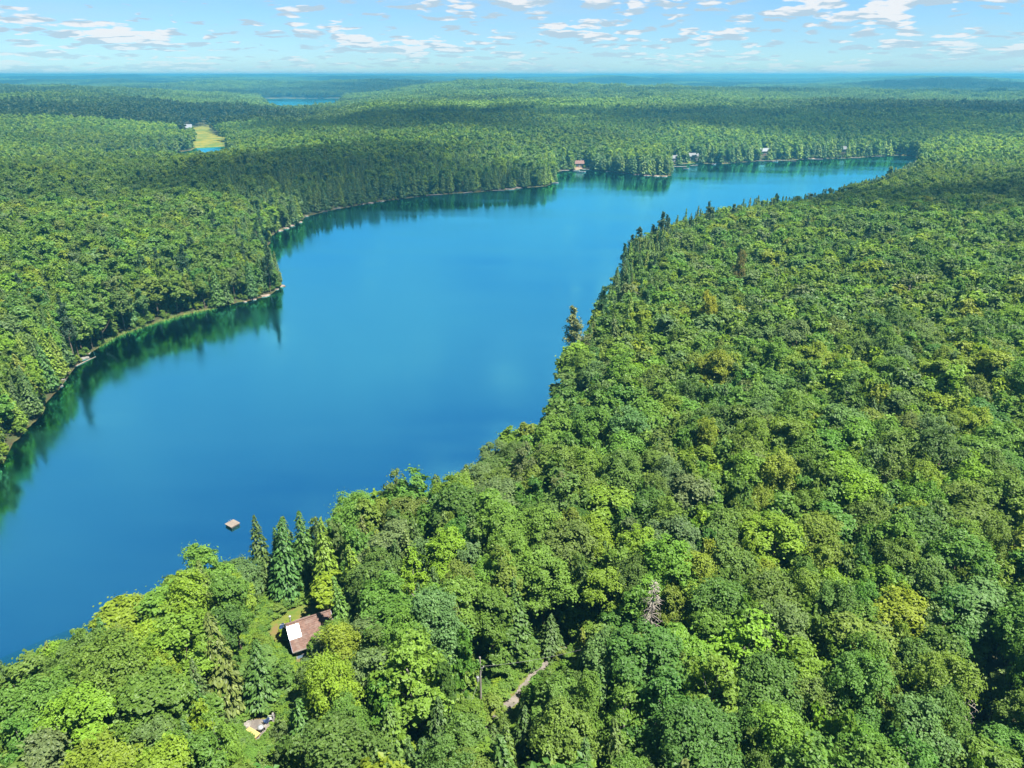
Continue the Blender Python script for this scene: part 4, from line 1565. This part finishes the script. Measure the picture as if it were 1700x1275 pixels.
build_table()
build_grill()
build_chair(443.5, 1203, 2.4, 'navy garden chair at the upper end of the gravel pad', M_NAVY)
build_chair(450, 1199, 3.4, 'white garden chair at the upper end of the gravel pad', M_WHITE)
x, y, z = stand_on(408.5, 1207)
rock(x, y, z + 0.1, 0.75, 0.6, 0.6, 0.3, 'pale boulder at the left tip of the gravel pad', True, 'boulders round the gravel pad')
x, y, z = stand_on(459, 1188)
rock(x, y, z + 0.1, 0.8, 0.55, 0.5, 1.3, 'pale boulder at the upper right tip of the gravel pad', True, 'boulders round the gravel pad')

# ------------------------------------------------------------------ swim raft
def build_raft():
    z = 0.5
    c = [Vector((*at(u, v, z), z)) for u, v in ((387.6, 861.8), (398.5, 867.6), (384, 876), (372.8, 869.6))]
    ctr = sum(c, Vector()) / 4
    ex = ((c[1] - c[0]) + (c[2] - c[3])) / 2
    ey = ((c[0] - c[3]) + (c[1] - c[2])) / 2
    w, h = ex.length, ey.length
    t = thing('swim_raft', 'square wooden swim raft floating off the near shore', 'raft', (ctr.x, ctr.y, 0.0), math.atan2(ex.y, ex.x))
    n = 11
    for k in range(n):
        MB().box((0, -h / 2 + h * (k + 0.5) / n, z - 0.03), (w, h / n - 0.025, 0.05)).build('plank', M_PLANK, t)
    fr = MB()
    for s in (-1, 1):
        fr.box((0, s * (h / 2 - 0.12), z - 0.15), (w - 0.06, 0.08, 0.18))
        fr.box((s * (w / 2 - 0.12), 0, z - 0.151), (0.08, h - 0.34, 0.18))
    fr.build('frame', M_GREYWOOD, t)
    for sx in (-1, 1):
        MB().tube([(sx * w * 0.32, -h * 0.44, 0.08), (sx * w * 0.32, h * 0.44, 0.08)], 0.27, 12).build('float', M_BLACK, t)
    ld = MB()
    for s in (-0.2, 0.2):
        ld.tube([(-w / 2 - 0.05, s, -0.6), (-w / 2 - 0.05, s, z + 0.05), (-w / 2 + 0.25, s, z + 0.5), (-w / 2 + 0.45, s, z)], 0.025, 5)
    for q in (-0.3, 0.0, 0.3):
        ld.tube([(-w / 2 - 0.05, -0.2, q), (-w / 2 - 0.05, 0.2, q)], 0.02, 5)
    ld.build('ladder', M_STEEL, t)


build_raft()

# ------------------------------------------------------------------ track, pole and wires
def ribbon(pxs, w):
    P = [Vector(ground_at(u, v)[:2]) for u, v in pxs]
    Q = []
    for i in range(len(P) - 1):
        for k in range(6):
            a = P[max(i - 1, 0)]; b = P[i]; c = P[i + 1]; d = P[min(i + 2, len(P) - 1)]
            t = k / 6
            Q.append(0.5 * ((2 * b) + (c - a) * t + (2 * a - 5 * b + 4 * c - d) * t * t + (3 * b - a - 3 * c + d) * t ** 3))
    Q.append(P[-1])
    Lf, Rt = [], []
    for i, q in enumerate(Q):
        d = (Q[min(i + 1, len(Q) - 1)] - Q[max(i - 1, 0)]).normalized()
        nrm = Vector((-d.y, d.x))
        Lf.append(tuple(q + nrm * w / 2)); Rt.append(tuple(q - nrm * w / 2))
    return Lf + Rt[::-1]


TRACK_PX = [(760, 1275), (790, 1232), (818, 1203), (845, 1173), (868, 1145), (890, 1122), (912, 1102), (938, 1080), (952, 1055), (985, 1030), (1030, 1010)]
ground_sheet('track_verge', ribbon(TRACK_PX, 4.6), M_LAWN, 0.07, 0.3, 1.1)
ground_sheet('gravel_track', ribbon(TRACK_PX, 1.6), M_GRAVEL, 0.12, 0.22, 0.45)


def build_pole(x, y, z, h, label, with_box):
    t = thing('utility_pole', label, 'pole', (x, y, z))
    MB().tube([(0, 0, -0.8), (0, 0, h * 0.5), (0, 0, h)], [0.16, 0.14, 0.11], 10).build('pole', M_GREYWOOD, t)
    MB().tube([(0, 0, h - 1.9), (0.42, 0.1, h - 1.75)], 0.035, 5).build('bracket', M_STEEL, t)
    MB().lathe([(0.02, 0.0), (0.07, 0.02), (0.04, 0.08), (0.07, 0.12), (0.03, 0.2), (0.0, 0.2)], 8, (0.42, 0.1, h - 1.76)).build('insulator', M_WHITE, t)
    if with_box:
        tr = MB().lathe([(0.0, 0), (0.20, 0.0), (0.20, 0.62), (0.14, 0.70), (0.0, 0.70)], 12, (-0.36, -0.05, h - 3.9)).build('transformer', M_STEEL, t)
        MB().lathe([(0.0, 0.70), (0.03, 0.70), (0.04, 0.78), (0.03, 0.86), (0.0, 0.88)], 6, (-0.36, -0.05, h - 3.9)).build('bushing', M_WHITE, tr)
    return Vector((x + 0.42, y + 0.1, z + h - 1.6))


PX_, PY_, PZ_ = ground_at(798.5, 1170)
TOPZ = (CAM_H + ray(795, 1091)[2] * (PY_ / ray(795, 1091)[1]))
H_POLE = float(np.clip(TOPZ - PZ_, 7.5, 11.0))
W0 = build_pole(PX_, PY_, PZ_, H_POLE, 'grey wooden utility pole with a transformer beside the gravel track', True)
q = at(985, 1046, 15.0)
gz = float(ground_z(np.array([q[0], q[0] + .1]), np.array([q[1], q[1]]))[0])
W1 = build_pole(q[0], q[1], gz, 9.5, 'second utility pole, half lost among trees at the upper track end', False)
q = at(700, 1345, 14.0)
gz = float(ground_z(np.array([q[0], q[0] + .1]), np.array([q[1], q[1]]))[0])
W2 = build_pole(q[0], q[1], gz, 9.0, 'utility pole just below the lower picture edge', False)


M_WIRE = simple('wire_sheath', (0.10, 0.10, 0.10), 0.6, 0.1, 1.0)


def wire(a, b, sag, label):
    mb = MB()
    pts = [a.lerp(b, k / 14) - Vector((0, 0, sag * 4 * (k / 14) * (1 - k / 14))) for k in range(15)]
    mb.tube(pts, 0.017, 5)
    tag(mb.build('power_line', M_WIRE, loc=None), label, 'wire')


wire(W0, W1, 0.5, 'grey wire running up from the utility pole along the track')
wire(W0, W2, 0.5, 'grey wire running down from the utility pole past the bottom edge')

# bushes and ferns on the forest floor round the openings
rng = np.random.default_rng(71)
c0 = np.array([(p[0], p[1]) for p in _lawn + _pad + _track])
gp = c0[rng.integers(len(c0), size=9000)] + rng.normal(size=(9000, 2)) * 9.0
TRACK = ribbon(TRACK_PX, 2.6)
VERGE = hand([(398, 1208), (416, 1188), (440, 1186), (464, 1176), (478, 1196), (456, 1218), (444, 1238), (424, 1244), (406, 1228)])
k = (np.minimum.reduce([sdist(q, gp[:, 0], gp[:, 1]) for q in (LAWN, VERGE, TRACK)]) > 0.2)
cab = sdist([(CABIN.matrix_basis @ Vector((a * 3.6, b * 3.9, 0)))[:2] for a, b in ((-1, -1), (1, -1), (1, 1), (-1, 1))], gp[:, 0], gp[:, 1]) > 0.5
k &= cab
gp = gp[k]
gz_ = ground_z(gp[:, 0], gp[:, 1])
gp, gz_ = gp[gz_ > 0.15], gz_[gz_ > 0.15]
hh = rng.uniform(0.7, 2.3, len(gp))
near_open = np.min(np.hypot(gp[:, None, 0] - c0[None, :, 0], gp[:, None, 1] - c0[None, :, 1]), axis=1) < 6.0
ok = np.array([not (near_open[i] and blocks(gp[i, 0], gp[i, 1], gz_[i], hh[i], hh[i] * 0.6, OPEN_CAM, None)) for i in range(len(gp))])
gp, gz_, hh = gp[ok], gz_[ok], hh[ok]
ww = hh * rng.uniform(0.5, 0.8, len(gp)) / 4.0
scatter('ground_bushes', np.stack([gp[:, 0], gp[:, 1], gz_ - 0.3 * hh], 1), rng.uniform(0, 6.28, len(gp)), np.stack([ww, ww, 1.3 * hh / 17.0], 1), rng.integers(0, N_MIDB, len(gp)),
        np.array([b[1] for b in B_TONES])[rng.choice(6, size=len(gp), p=[0.3, 0.2, 0.3, 0.1, 0.05, 0.05])], COLL_MID, 'low bushes and ferns round the cabin clearing and the track')

# ------------------------------------------------------------------ trees with a look of their own
def dead_tree(u, v, ztop, H, label, seed, dense=True):
    x, y = at(u, v, ztop)
    z = float(ground_z(np.array([x, x + .1]), np.array([y, y]))[0])
    H = ztop - z
    t = thing('dead_tree', label, 'tree', (x, y, z))
    r = random.Random(seed)
    MB().tube([(0, 0, -0.6), (0.1, 0, H * 0.5), (0.15, 0.1, H)], [0.2, 0.13, 0.03], 7).build('trunk', M_DEADWOOD, t)
    mb = MB()
    k = 0
    zz = H * 0.28
    while zz < H * 0.98:
        for b in range(4 if dense else 2):
            a = r.uniform(0, 6.28)
            ln = (1 - zz / H) ** 0.7 * r.uniform(1.4, 3.2) + 0.3
            p0 = Vector((0.1, 0.05, zz)); d = Vector((math.cos(a), math.sin(a), r.uniform(-0.35, 0.25)))
            p1 = p0 + d * ln * 0.55; p2 = p0 + d * ln + Vector((0, 0, -0.15 * ln))
            mb.tube([p0, p1, p2], [0.05, 0.032, 0.012], 4)
            for q in range(7 if dense else 4):
                s = p0.lerp(p2, r.uniform(0.3, 1.0))
                e = s + Vector((r.uniform(-.6, .6), r.uniform(-.6, .6), r.uniform(-.5, .25))) * (0.5 + 0.25 * ln)
                mb.tube([s, e], [0.022, 0.010], 3)
        zz += 0.42 if dense else 0.8
    mb.build('branches', M_DEADWOOD, t)


dead_tree(1086, 962, 21.0, 16, 'dead grey-brown conifer of bare twigs on the slope', 3)
dead_tree(331, 1058, 15.0, 13, 'dead silvery conifer between the cabin and the left edge', 5)
dead_tree(1612, 1150, 14.0, 12, 'bare pale snag in the dark gap at lower right', 8, False)
dead_tree(1512, 470, 26.0, 12, 'small bare snag on the upper right slope', 12, False)


def special(kindset, i, name, u, v, ztop, R, rgb, label, group, lean=(0, 0), rz=0.0):
    x, y = at(u, v, ztop)
    z = float(ground_z(np.array([x, x + .1]), np.array([y, y]))[0])
    z = max(z, 0.2)
    cm, tm, H0, R0 = kindset.pairs[i]
    e = thing(name, label, 'tree', (x, y, z), rz, group)
    e.rotation_euler = (lean[0], lean[1], rz)
    e.scale = (R / R0, R / R0, (ztop - z) / H0)
    c = link('crown', cm, e); c['tone'] = [*rgb, 1.0]
    link('trunk', tm, e)


special(PINE, 0, 'pine_tree', 960, 505, 22.5, 3.9, (0.125, 0.150, 0.058), 'tall lakeside pine with tawny plumes leaning over the water', GROUPS['pine'], (0.0, -0.06))
special(PINE, 1, 'pine_tree', 1101, 351, 25.0, 4.6, (0.040, 0.072, 0.034), 'tallest dark pine rising against the water on the wooded point', GROUPS['pine'])
special(PINE, 2, 'pine_tree', 1180, 341, 24.0, 4.6, (0.042, 0.075, 0.036), 'dark broad pine against the water, right of the tallest one', GROUPS['pine'])
special(PINE, 2, 'pine_tree', 1062, 374, 21.0, 3.6, (0.042, 0.075, 0.034), 'dark pine against the water, left of the tallest one', GROUPS['pine'], rz=1.0)
special(PINE, 1, 'pine_tree', 1085, 372, 19.0, 3.2, (0.042, 0.078, 0.034), 'shorter dark pine tucked against the tallest one', GROUPS['pine'], rz=2.0)
special(PINE, 0, 'pine_tree', 1050, 388, 17.0, 3.0, (0.042, 0.078, 0.034), 'small dark pine at the tip of the wooded point', GROUPS['pine'], rz=2.6)
special(PINE, 1, 'pine_tree', 1220, 338, 22.0, 4.2, (0.046, 0.08, 0.034), 'dark bushy pine standing above the right bank canopy', GROUPS['pine'], rz=3.0)
special(BROAD, 6, 'broadleaf_tree', 655, 778, 17.0, 3.2, (0.085, 0.135, 0.03), 'thin-crowned tree with pale forked trunk on the near shore', GROUPS['broadleaf'])
special(BROAD, 6, 'broadleaf_tree', 868, 738, 19.0, 3.4, (0.09, 0.12, 0.04), 'thin-crowned tree with pale forked trunk at the shore bend', GROUPS['broadleaf'], rz=1.4)
special(BROAD, 3, 'broadleaf_tree', 1232, 416, 27.0, 2.6, (0.13, 0.125, 0.035), 'tawny tree turning early on the right bank', GROUPS['broadleaf'])
special(BROAD, 1, 'broadleaf_tree', 1180, 478, 26.0, 2.6, (0.20, 0.22, 0.018), 'small bright yellow tree on the right bank', GROUPS['broadleaf'])

# ------------------------------------------------------------------ logs, rocks and reeds along the left bank
M_LOG = simple('bleached_log', (0.15, 0.125, 0.095), 0.85, 0.3, 2.0)


def log(a, b, label):
    p = Vector((*at(*a, 0.05), 0.05)); q = Vector((*at(*b, 0.05), 0.05))
    mb = MB()
    mb.tube([p, p.lerp(q, 0.5) + Vector((0, 0, 0.05)), q], [0.20, 0.16, 0.07], 7)
    for k in (0.35, 0.6, 0.75):
        s = p.lerp(q, k)
        mb.tube([s, s + Vector((random.uniform(-.5, .5), random.uniform(-.5, .5), 0.35))], [0.05, 0.02], 4)
    tag(mb.build('fallen_log', M_LOG), label, 'log', 'fallen logs at the left bank')


log((121, 610), (159, 592), 'longer pale log floating along the left bank')
log((147, 589), (158, 573), 'shorter pale log lying from the left bank into the water')
ROCK_SPOTS = [(94, 641, 2.2, 'grey ledge on the left bank, lower of the pair', 1), (100, 632, 1.8, 'grey ledge on the left bank, upper of the pair', 1), (86, 651, 1.0, 'small boulder at the foot of the left bank ledges', 1),
              (139, 595, 2.2, 'grey ledge behind the longer floating log', 1), (467, 475, 2.6, 'pale slab at the very tip of the left-hand point', 0), (458, 480, 1.8, 'pale slab just behind the tip of the left-hand point', 0),
              (440, 491, 2.6, 'pinkish slab on the near side of the left-hand point', 0), (421, 497, 1.6, 'small pale slab left of the pinkish slab on the point', 0), (407, 501, 1.2, 'leftmost small slab on the near side of the point', 0),
              (436, 413, 3.2, 'pink granite ledge on the back side of the left-hand point', 0), (442, 401, 2.0, 'upright pale rock at the start of the bay', 0), (463, 383, 3.4, 'long pale ledge at the bay corner, lowest piece', 0),
              (474, 379, 3.4, 'long pale ledge at the bay corner, second piece', 0), (484, 375, 3.6, 'long pale ledge at the bay corner, third piece', 0), (497, 369, 3.2, 'long pale ledge at the bay corner, uppermost piece', 0),
              (509, 359, 2.4, 'pale rock where the bay shore turns right', 0), (598, 339, 3.6, 'pale ledge on the bay shore under dark conifers, left piece', 0), (614, 337, 4.0, 'pale ledge on the bay shore under dark conifers, middle piece', 0),
              (632, 334, 3.4, 'pale ledge on the bay shore under dark conifers, right piece', 0), (700, 325, 2.4, 'low pale rock midway along the bay shore', 0), (846, 314, 6.0, 'big pale outcrop near the end of the dark shore, left half', 0),
              (858, 312, 6.0, 'big pale outcrop near the end of the dark shore, right half', 0), (832, 316, 2.2, 'small rock left of the big pale outcrop', 0), (1060, 290, 5.0, 'pinkish ledge on the back point, leftmost', 0),
              (1074, 291.5, 4.0, 'pinkish ledge on the back point, second from left', 0), (1090, 292.5, 4.4, 'pinkish ledge on the back point, third from left', 0), (1104, 293, 4.0, 'pinkish ledge at the tip of the back point', 0),
              (1010, 285, 3.0, 'small pale rock on the back shore between beach and point', 0)]
for u, v, s, lab, gr in ROCK_SPOTS:
    x, y = at(u, v, 0.1)
    rock(x, y, 0.02, s * random.uniform(0.6, 0.85), s * random.uniform(0.3, 0.5), 0.45 + 0.14 * s, random.uniform(-0.4, 0.6), lab, bool(gr))


def reeds():
    rng = np.random.default_rng(44)
    line = [at(u, v, 0) for u, v in [(165, 576), (190, 561), (235, 544), (270, 534), (300, 525), (335, 517), (360, 512)]]
    V, F = [], []
    for i in range(len(line) - 1):
        a, b = np.array(line[i]), np.array(line[i + 1])
        n = int(np.hypot(*(b - a)) * 26)
        for k in range(n):
            p = a + (b - a) * rng.random() + rng.normal(size=2) * np.array([0.9, 0.9])
            h = rng.uniform(0.5, 1.3); w = rng.uniform(0.03, 0.07); an = rng.uniform(0, 3.14); l = rng.normal(size=2) * 0.25
            dx, dy = math.cos(an) * w, math.sin(an) * w
            o = len(V)
            V += [(p[0] - dx, p[1] - dy, -0.2), (p[0] + dx, p[1] + dy, -0.2), (p[0] + l[0], p[1] + l[1], h)]
            F.append((o, o + 1, o + 2))
    m = simple('reed', (0.12, 0.20, 0.03), 0.7, 0.3, 1.0)
    o = link('reeds', mesh_from('reeds', V, F, (m,)))
    o['kind'] = 'stuff'; o['label'] = 'bright green reeds in the shallows of the left bank'; o['category'] = 'reeds'


reeds()

# ------------------------------------------------------------------ cottages, docks and boats on the far shores
def cottage(u, v, w, d, h, rz, wall_m, roof_m, label, name='cottage', z=None):
    x, y, g = ground_at(u, v) if z is None else (*at(u, v, z), z)
    t = thing(name, label, 'house', (x, y, g), rz, 'cottages round the lake')
    MB().box((0, 0, h / 2 - 0.5), (w, d, h + 1.0)).build('wall', wall_m, t)
    gb = MB()
    rise = d * 0.32
    for s in (-1, 1):
        x0 = s * (w / 2 - 0.1)
        gb.add([(x0, -d / 2, h), (x0, d / 2, h), (x0, 0, h + rise)], [(0, 1, 2)])
    gb.build('gable', wall_m, t)
    rf = MB()
    ov = 0.5
    for s in (-1, 1):
        x0 = w / 2 + ov; y1 = s * (d / 2 + ov); z1 = h - rise * (ov / (d / 2))
        vs = [(-x0, 0, h + rise + 0.12), (x0, 0, h + rise + 0.12), (x0, y1, z1 + 0.12), (-x0, y1, z1 + 0.12), (-x0, 0, h + rise), (x0, 0, h + rise), (x0, y1, z1), (-x0, y1, z1)]
        rf.add(vs, [(0, 1, 2, 3), (7, 6, 5, 4), (2, 6, 7, 3), (1, 5, 6, 2), (0, 3, 7, 4)])
    roof = rf.build('roof', roof_m, t)
    MB().box((w * 0.25, 0.4, h + rise + 0.3), (0.7, 0.7, 1.4)).build('chimney', M_GREYROCK, roof)
    for k in (-1, 0, 1):
        if k == 0:
            MB().box((0, -d / 2 - 0.03, 1.05), (1.0, 0.08, 2.1)).build('door', M_BROWN if wall_m is not M_BROWN else M_WHITE, t)
        else:
            wn = MB().box((k * w * 0.3, -d / 2 - 0.03, 1.6), (1.9, 0.08, 1.5)).build('window', M_WHITE, t)
            MB().box((k * w * 0.3, -d / 2 - 0.08, 1.6), (1.6, 0.06, 1.2)).build('pane', M_GLASS, wn)
    return t


def dock(u, v, ln, rz, label, w=1.8):
    x, y = at(u, v, 0.4)
    t = thing('dock', label, 'dock', (x, y, 0.0), rz, 'docks on the far shores')
    n = int(ln / 1.0)
    for k in range(n):
        MB().box((ln * (k + 0.5) / n - ln / 2, 0, 0.5), (ln / n - 0.04, w, 0.07)).build('plank', M_DOCK, t)
    for s in (-1, 1):
        MB().box((0, s * (w / 2 - 0.1), 0.38), (ln, 0.1, 0.16)).build('beam', M_GREYWOOD, t)
        for q in (-0.42, 0.0, 0.42):
            MB().tube([(ln * q, s * (w / 2 + 0.08), -1.5), (ln * q, s * (w / 2 + 0.08), 0.95)], 0.08, 6).build('post', M_GREYWOOD, t)


M_DOCK = simple('bleached_dock_boards', (0.14, 0.13, 0.115), 0.8, 0.15, 1.0)


def boat(u, v, ln, rz, label, mat=None):
    x, y = at(u, v, 0.3)
    t = thing('motorboat', label, 'boat', (x, y, 0.0), rz, 'boats moored on the far shores')
    st = [(-0.5, 0.36, 0.0), (-0.2, 0.40, 0.0), (0.15, 0.36, 0.02), (0.38, 0.20, 0.08), (0.5, 0.02, 0.16)]
    vs, fs = [], []
    for s, hw, up in st:
        hw *= ln * 0.42
        vs += [(s * ln, -hw, 0.75 + up * 2), (s * ln, -hw * 0.8, 0.05 + up), (s * ln, 0, -0.2 + up), (s * ln, hw * 0.8, 0.05 + up), (s * ln, hw, 0.75 + up * 2)]
    for i in range(len(st) - 1):
        for k in range(4):
            fs.append((i * 5 + k, (i + 1) * 5 + k, (i + 1) * 5 + k + 1, i * 5 + k + 1))
    fs.append((0, 1, 2, 3, 4))
    MB().add(vs, fs).build('hull', mat or M_WHITE, t)
    MB().add([(p[0] * 0.97, p[1] * 0.95, 0.35) for p in vs[0::5]] + [(p[0] * 0.97, p[1] * 0.95, 0.35) for p in vs[4::5]],
             [(i, i + 1, i + 6, i + 5) for i in range(4)]).build('deck', M_WHITE, t)
    MB().box((-0.1 * ln, 0, 0.55), (0.5, 0.5 * ln * 0.42, 0.35)).build('seat', M_NAVY, t)
    MB().box((0.12 * ln, 0, 0.95), (0.06, 0.6 * ln * 0.42, 0.35)).build('windscreen', M_GLASS, t)
    MB().box((-0.53 * ln, 0, 0.6), (0.3, 0.35, 0.8)).build('outboard_motor', M_BLACK, t)


cottage(1119, 268, 9, 7, 3.4, 0.3, M_PALESIDING, M_GREYROOF, 'white cottage just right of the back point')
cottage(1151, 266, 11, 8, 4.2, 0.2, M_PALESIDING, M_GREYROOF, 'two-tone white cottage with lawn on the far shore')
cottage(1269, 257, 12, 8, 4.0, 0.1, M_BROWN, M_PALEROOF, 'brown cottage with pale roof midway along the far shore')
cottage(1401, 253, 10, 8, 3.6, -0.2, M_BROWN, M_GREYROOF, 'grey-roofed cottage in the trees near the far lake end')
cottage(961, 277, 8, 7, 3.2, 0.1, M_BROWN, M_REDROOF, 'red-roofed cabin above the small beach on the back shore')
cottage(304, 309, 9, 7, 3.6, 0.5, M_PALESIDING, M_PALEROOF, 'pale roof showing through the canopy of the left-hand hill')
cottage(304, 219, 26, 14, 6.0, 0.4, M_PALESIDING, M_PALEROOF, 'long pale-roofed barn at the edge of the hay field', 'barn')
cottage(1437, 164, 40, 16, 6.0, 0.1, M_PALESIDING, M_PALEROOF, 'tiny white building far off in the woods', 'farm_building')
dock(549, 346, 13, 0.15, 'long pale dock lying along the bay shore', 2.4)
dock(537, 350.5, 5, 0.3, 'short dock left of the long bay dock')
dock(720, 323.5, 13, 0.25, 'white dock under the dark conifers midway along the bay')
dock(776, 319.5, 9, 0.8, 'small dock right of the white one under dark conifers')
dock(828, 316, 9, 0.2, 'small dock left of the big pale outcrop')
dock(932, 283, 14, 0.05, 'tan dock at the left end of the back shore', 3.0)
dock(971, 281, 9, -0.2, 'dock at the right end of the small beach')
dock(1128, 276.5, 14, 0.05, 'pale dock in front of the white cottage', 3.0)
dock(1152, 274.5, 9, 0.5, 'short dock in front of the two-tone cottage')
dock(1259, 267, 10, -0.3, 'dock left of the path on the far shore')
dock(1277, 267, 13, -0.25, 'long dock below the brown cottage on the far shore')
dock(1309, 267, 15, -0.3, 'long dock right of the brown cottage')
dock(1352, 264, 16, -0.25, 'sloping dock at the sandy stretch of the far shore', 2.6)
dock(1421, 262, 10, 0.1, 'dock below the grey-roofed cottage')
dock(1458, 259, 9, 0.2, 'last dock near the far lake end')
boat(921, 304, 6, 0.2, 'white boat at the tip of the dark conifer shore')
boat(957, 284, 6, 0.1, 'white boat moored off the small beach, left one')
boat(967, 285.5, 6, 0.2, 'white boat moored off the small beach, right one')
boat(1186, 273, 8, 0.9, 'white boat moored right of the two-tone cottage')
boat(1287, 268, 7, 0.3, 'white boat beside the long dock below the brown cottage')
boat(1139, 280, 5, 0.0, 'low boat moored off the pale dock')
boat(1526, 268, 9, 0.1, 'white boat at the right-hand end of the lake')
ground_sheet('beach', [at(u, v, 0.6) for u, v in [(950, 279), (975, 279), (975, 282.5), (950, 282)]], M_SAND, 0.12, 1.0, 0.8)
ground_sheet('sandy_bank', [at(u, v, 0.6) for u, v in [(1336, 261), (1372, 260), (1372, 264.5), (1336, 265.5)]], M_SAND, 0.12, 1.2, 0.8)
ground_sheet('cottage_lawn', [at(u, v, 1.0) for u, v in [(1142, 268), (1160, 268), (1160, 273.5), (1142, 274)]], M_LAWN, 0.15, 1.0, 0.8)

# ------------------------------------------------------------------ clouds overhead, whose shade lies on the woods
def build_clouds():
    m, nt = mat_new('cloud_vapour')
    out = nnew(nt, 'ShaderNodeOutputMaterial')
    pv = nnew(nt, 'ShaderNodeVolumePrincipled')
    pv.inputs['Color'].default_value = (0.97, 0.98, 1.0, 1)
    pv.inputs['Density'].default_value = 0.008
    nt.links.new(pv.outputs[0], out.inputs['Volume'])
    k = 0
    for (sx, sy, hx, hy, top) in SHADES:
        z = top
        off = TO_SUN * (z / TO_SUN.z)
        bm = bmesh.new()
        bmesh.ops.create_icosphere(bm, subdivisions=4, radius=1.0)
        r = random.Random(50 + k)
        ph = [r.uniform(0, 6) for _ in range(8)]
        for v in bm.verts:
            c = v.co.copy()
            a = math.atan2(c.y, c.x)
            w = 1 + 0.20 * math.sin(3 * a + ph[0]) + 0.13 * math.sin(5 * a + ph[1]) + 0.08 * math.sin(9 * a + ph[2]) + 0.05 * math.sin(14 * a + ph[5] + 3 * c.z)
            b = 1 + 0.18 * math.sin(6 * c.x + ph[3]) * math.sin(6 * c.y + ph[4])
            v.co = Vector((c.x * w * hx, c.y * w * hy, c.z * b * (110 if c.z > 0 else 28)))
        me = bpy.data.meshes.new('cloud')
        bm.to_mesh(me); bm.free()
        me.materials.append(m)
        o = link('cloud', me, loc=(sx + off.x, sy + off.y, z))
        o['kind'] = 'stuff'
        o['label'] = 'fair-weather cloud drifting over the woods'
        k += 1


SHADES = [(-95, 545, 130, 150, 620), (235, 385, 105, 62, 600), (430, 1080, 520, 260, 700), (-150, 1050, 190, 230, 660),
          (1500, 2400, 520, 180, 1300)]
build_clouds()

# ------------------------------------------------------------------ the air
def build_haze():
    mb = MB()
    zlo, zhi = -7.0, 94.0
    mb.box((0, 0, (zlo + zhi) / 2), (50000, 50000, zhi - zlo))
    m, nt = mat_new('air')
    out = nnew(nt, 'ShaderNodeOutputMaterial')
    pv = nnew(nt, 'ShaderNodeVolumePrincipled')
    pv.inputs['Color'].default_value = (0.08, 0.36, 0.56, 1)
    pv.inputs['Density'].default_value = 2.1e-4
    pv.inputs['Anisotropy'].default_value = 0.25
    nt.links.new(pv.outputs[0], out.inputs['Volume'])
    o = mb.build('haze', m)
    o['kind'] = 'stuff'


build_haze()
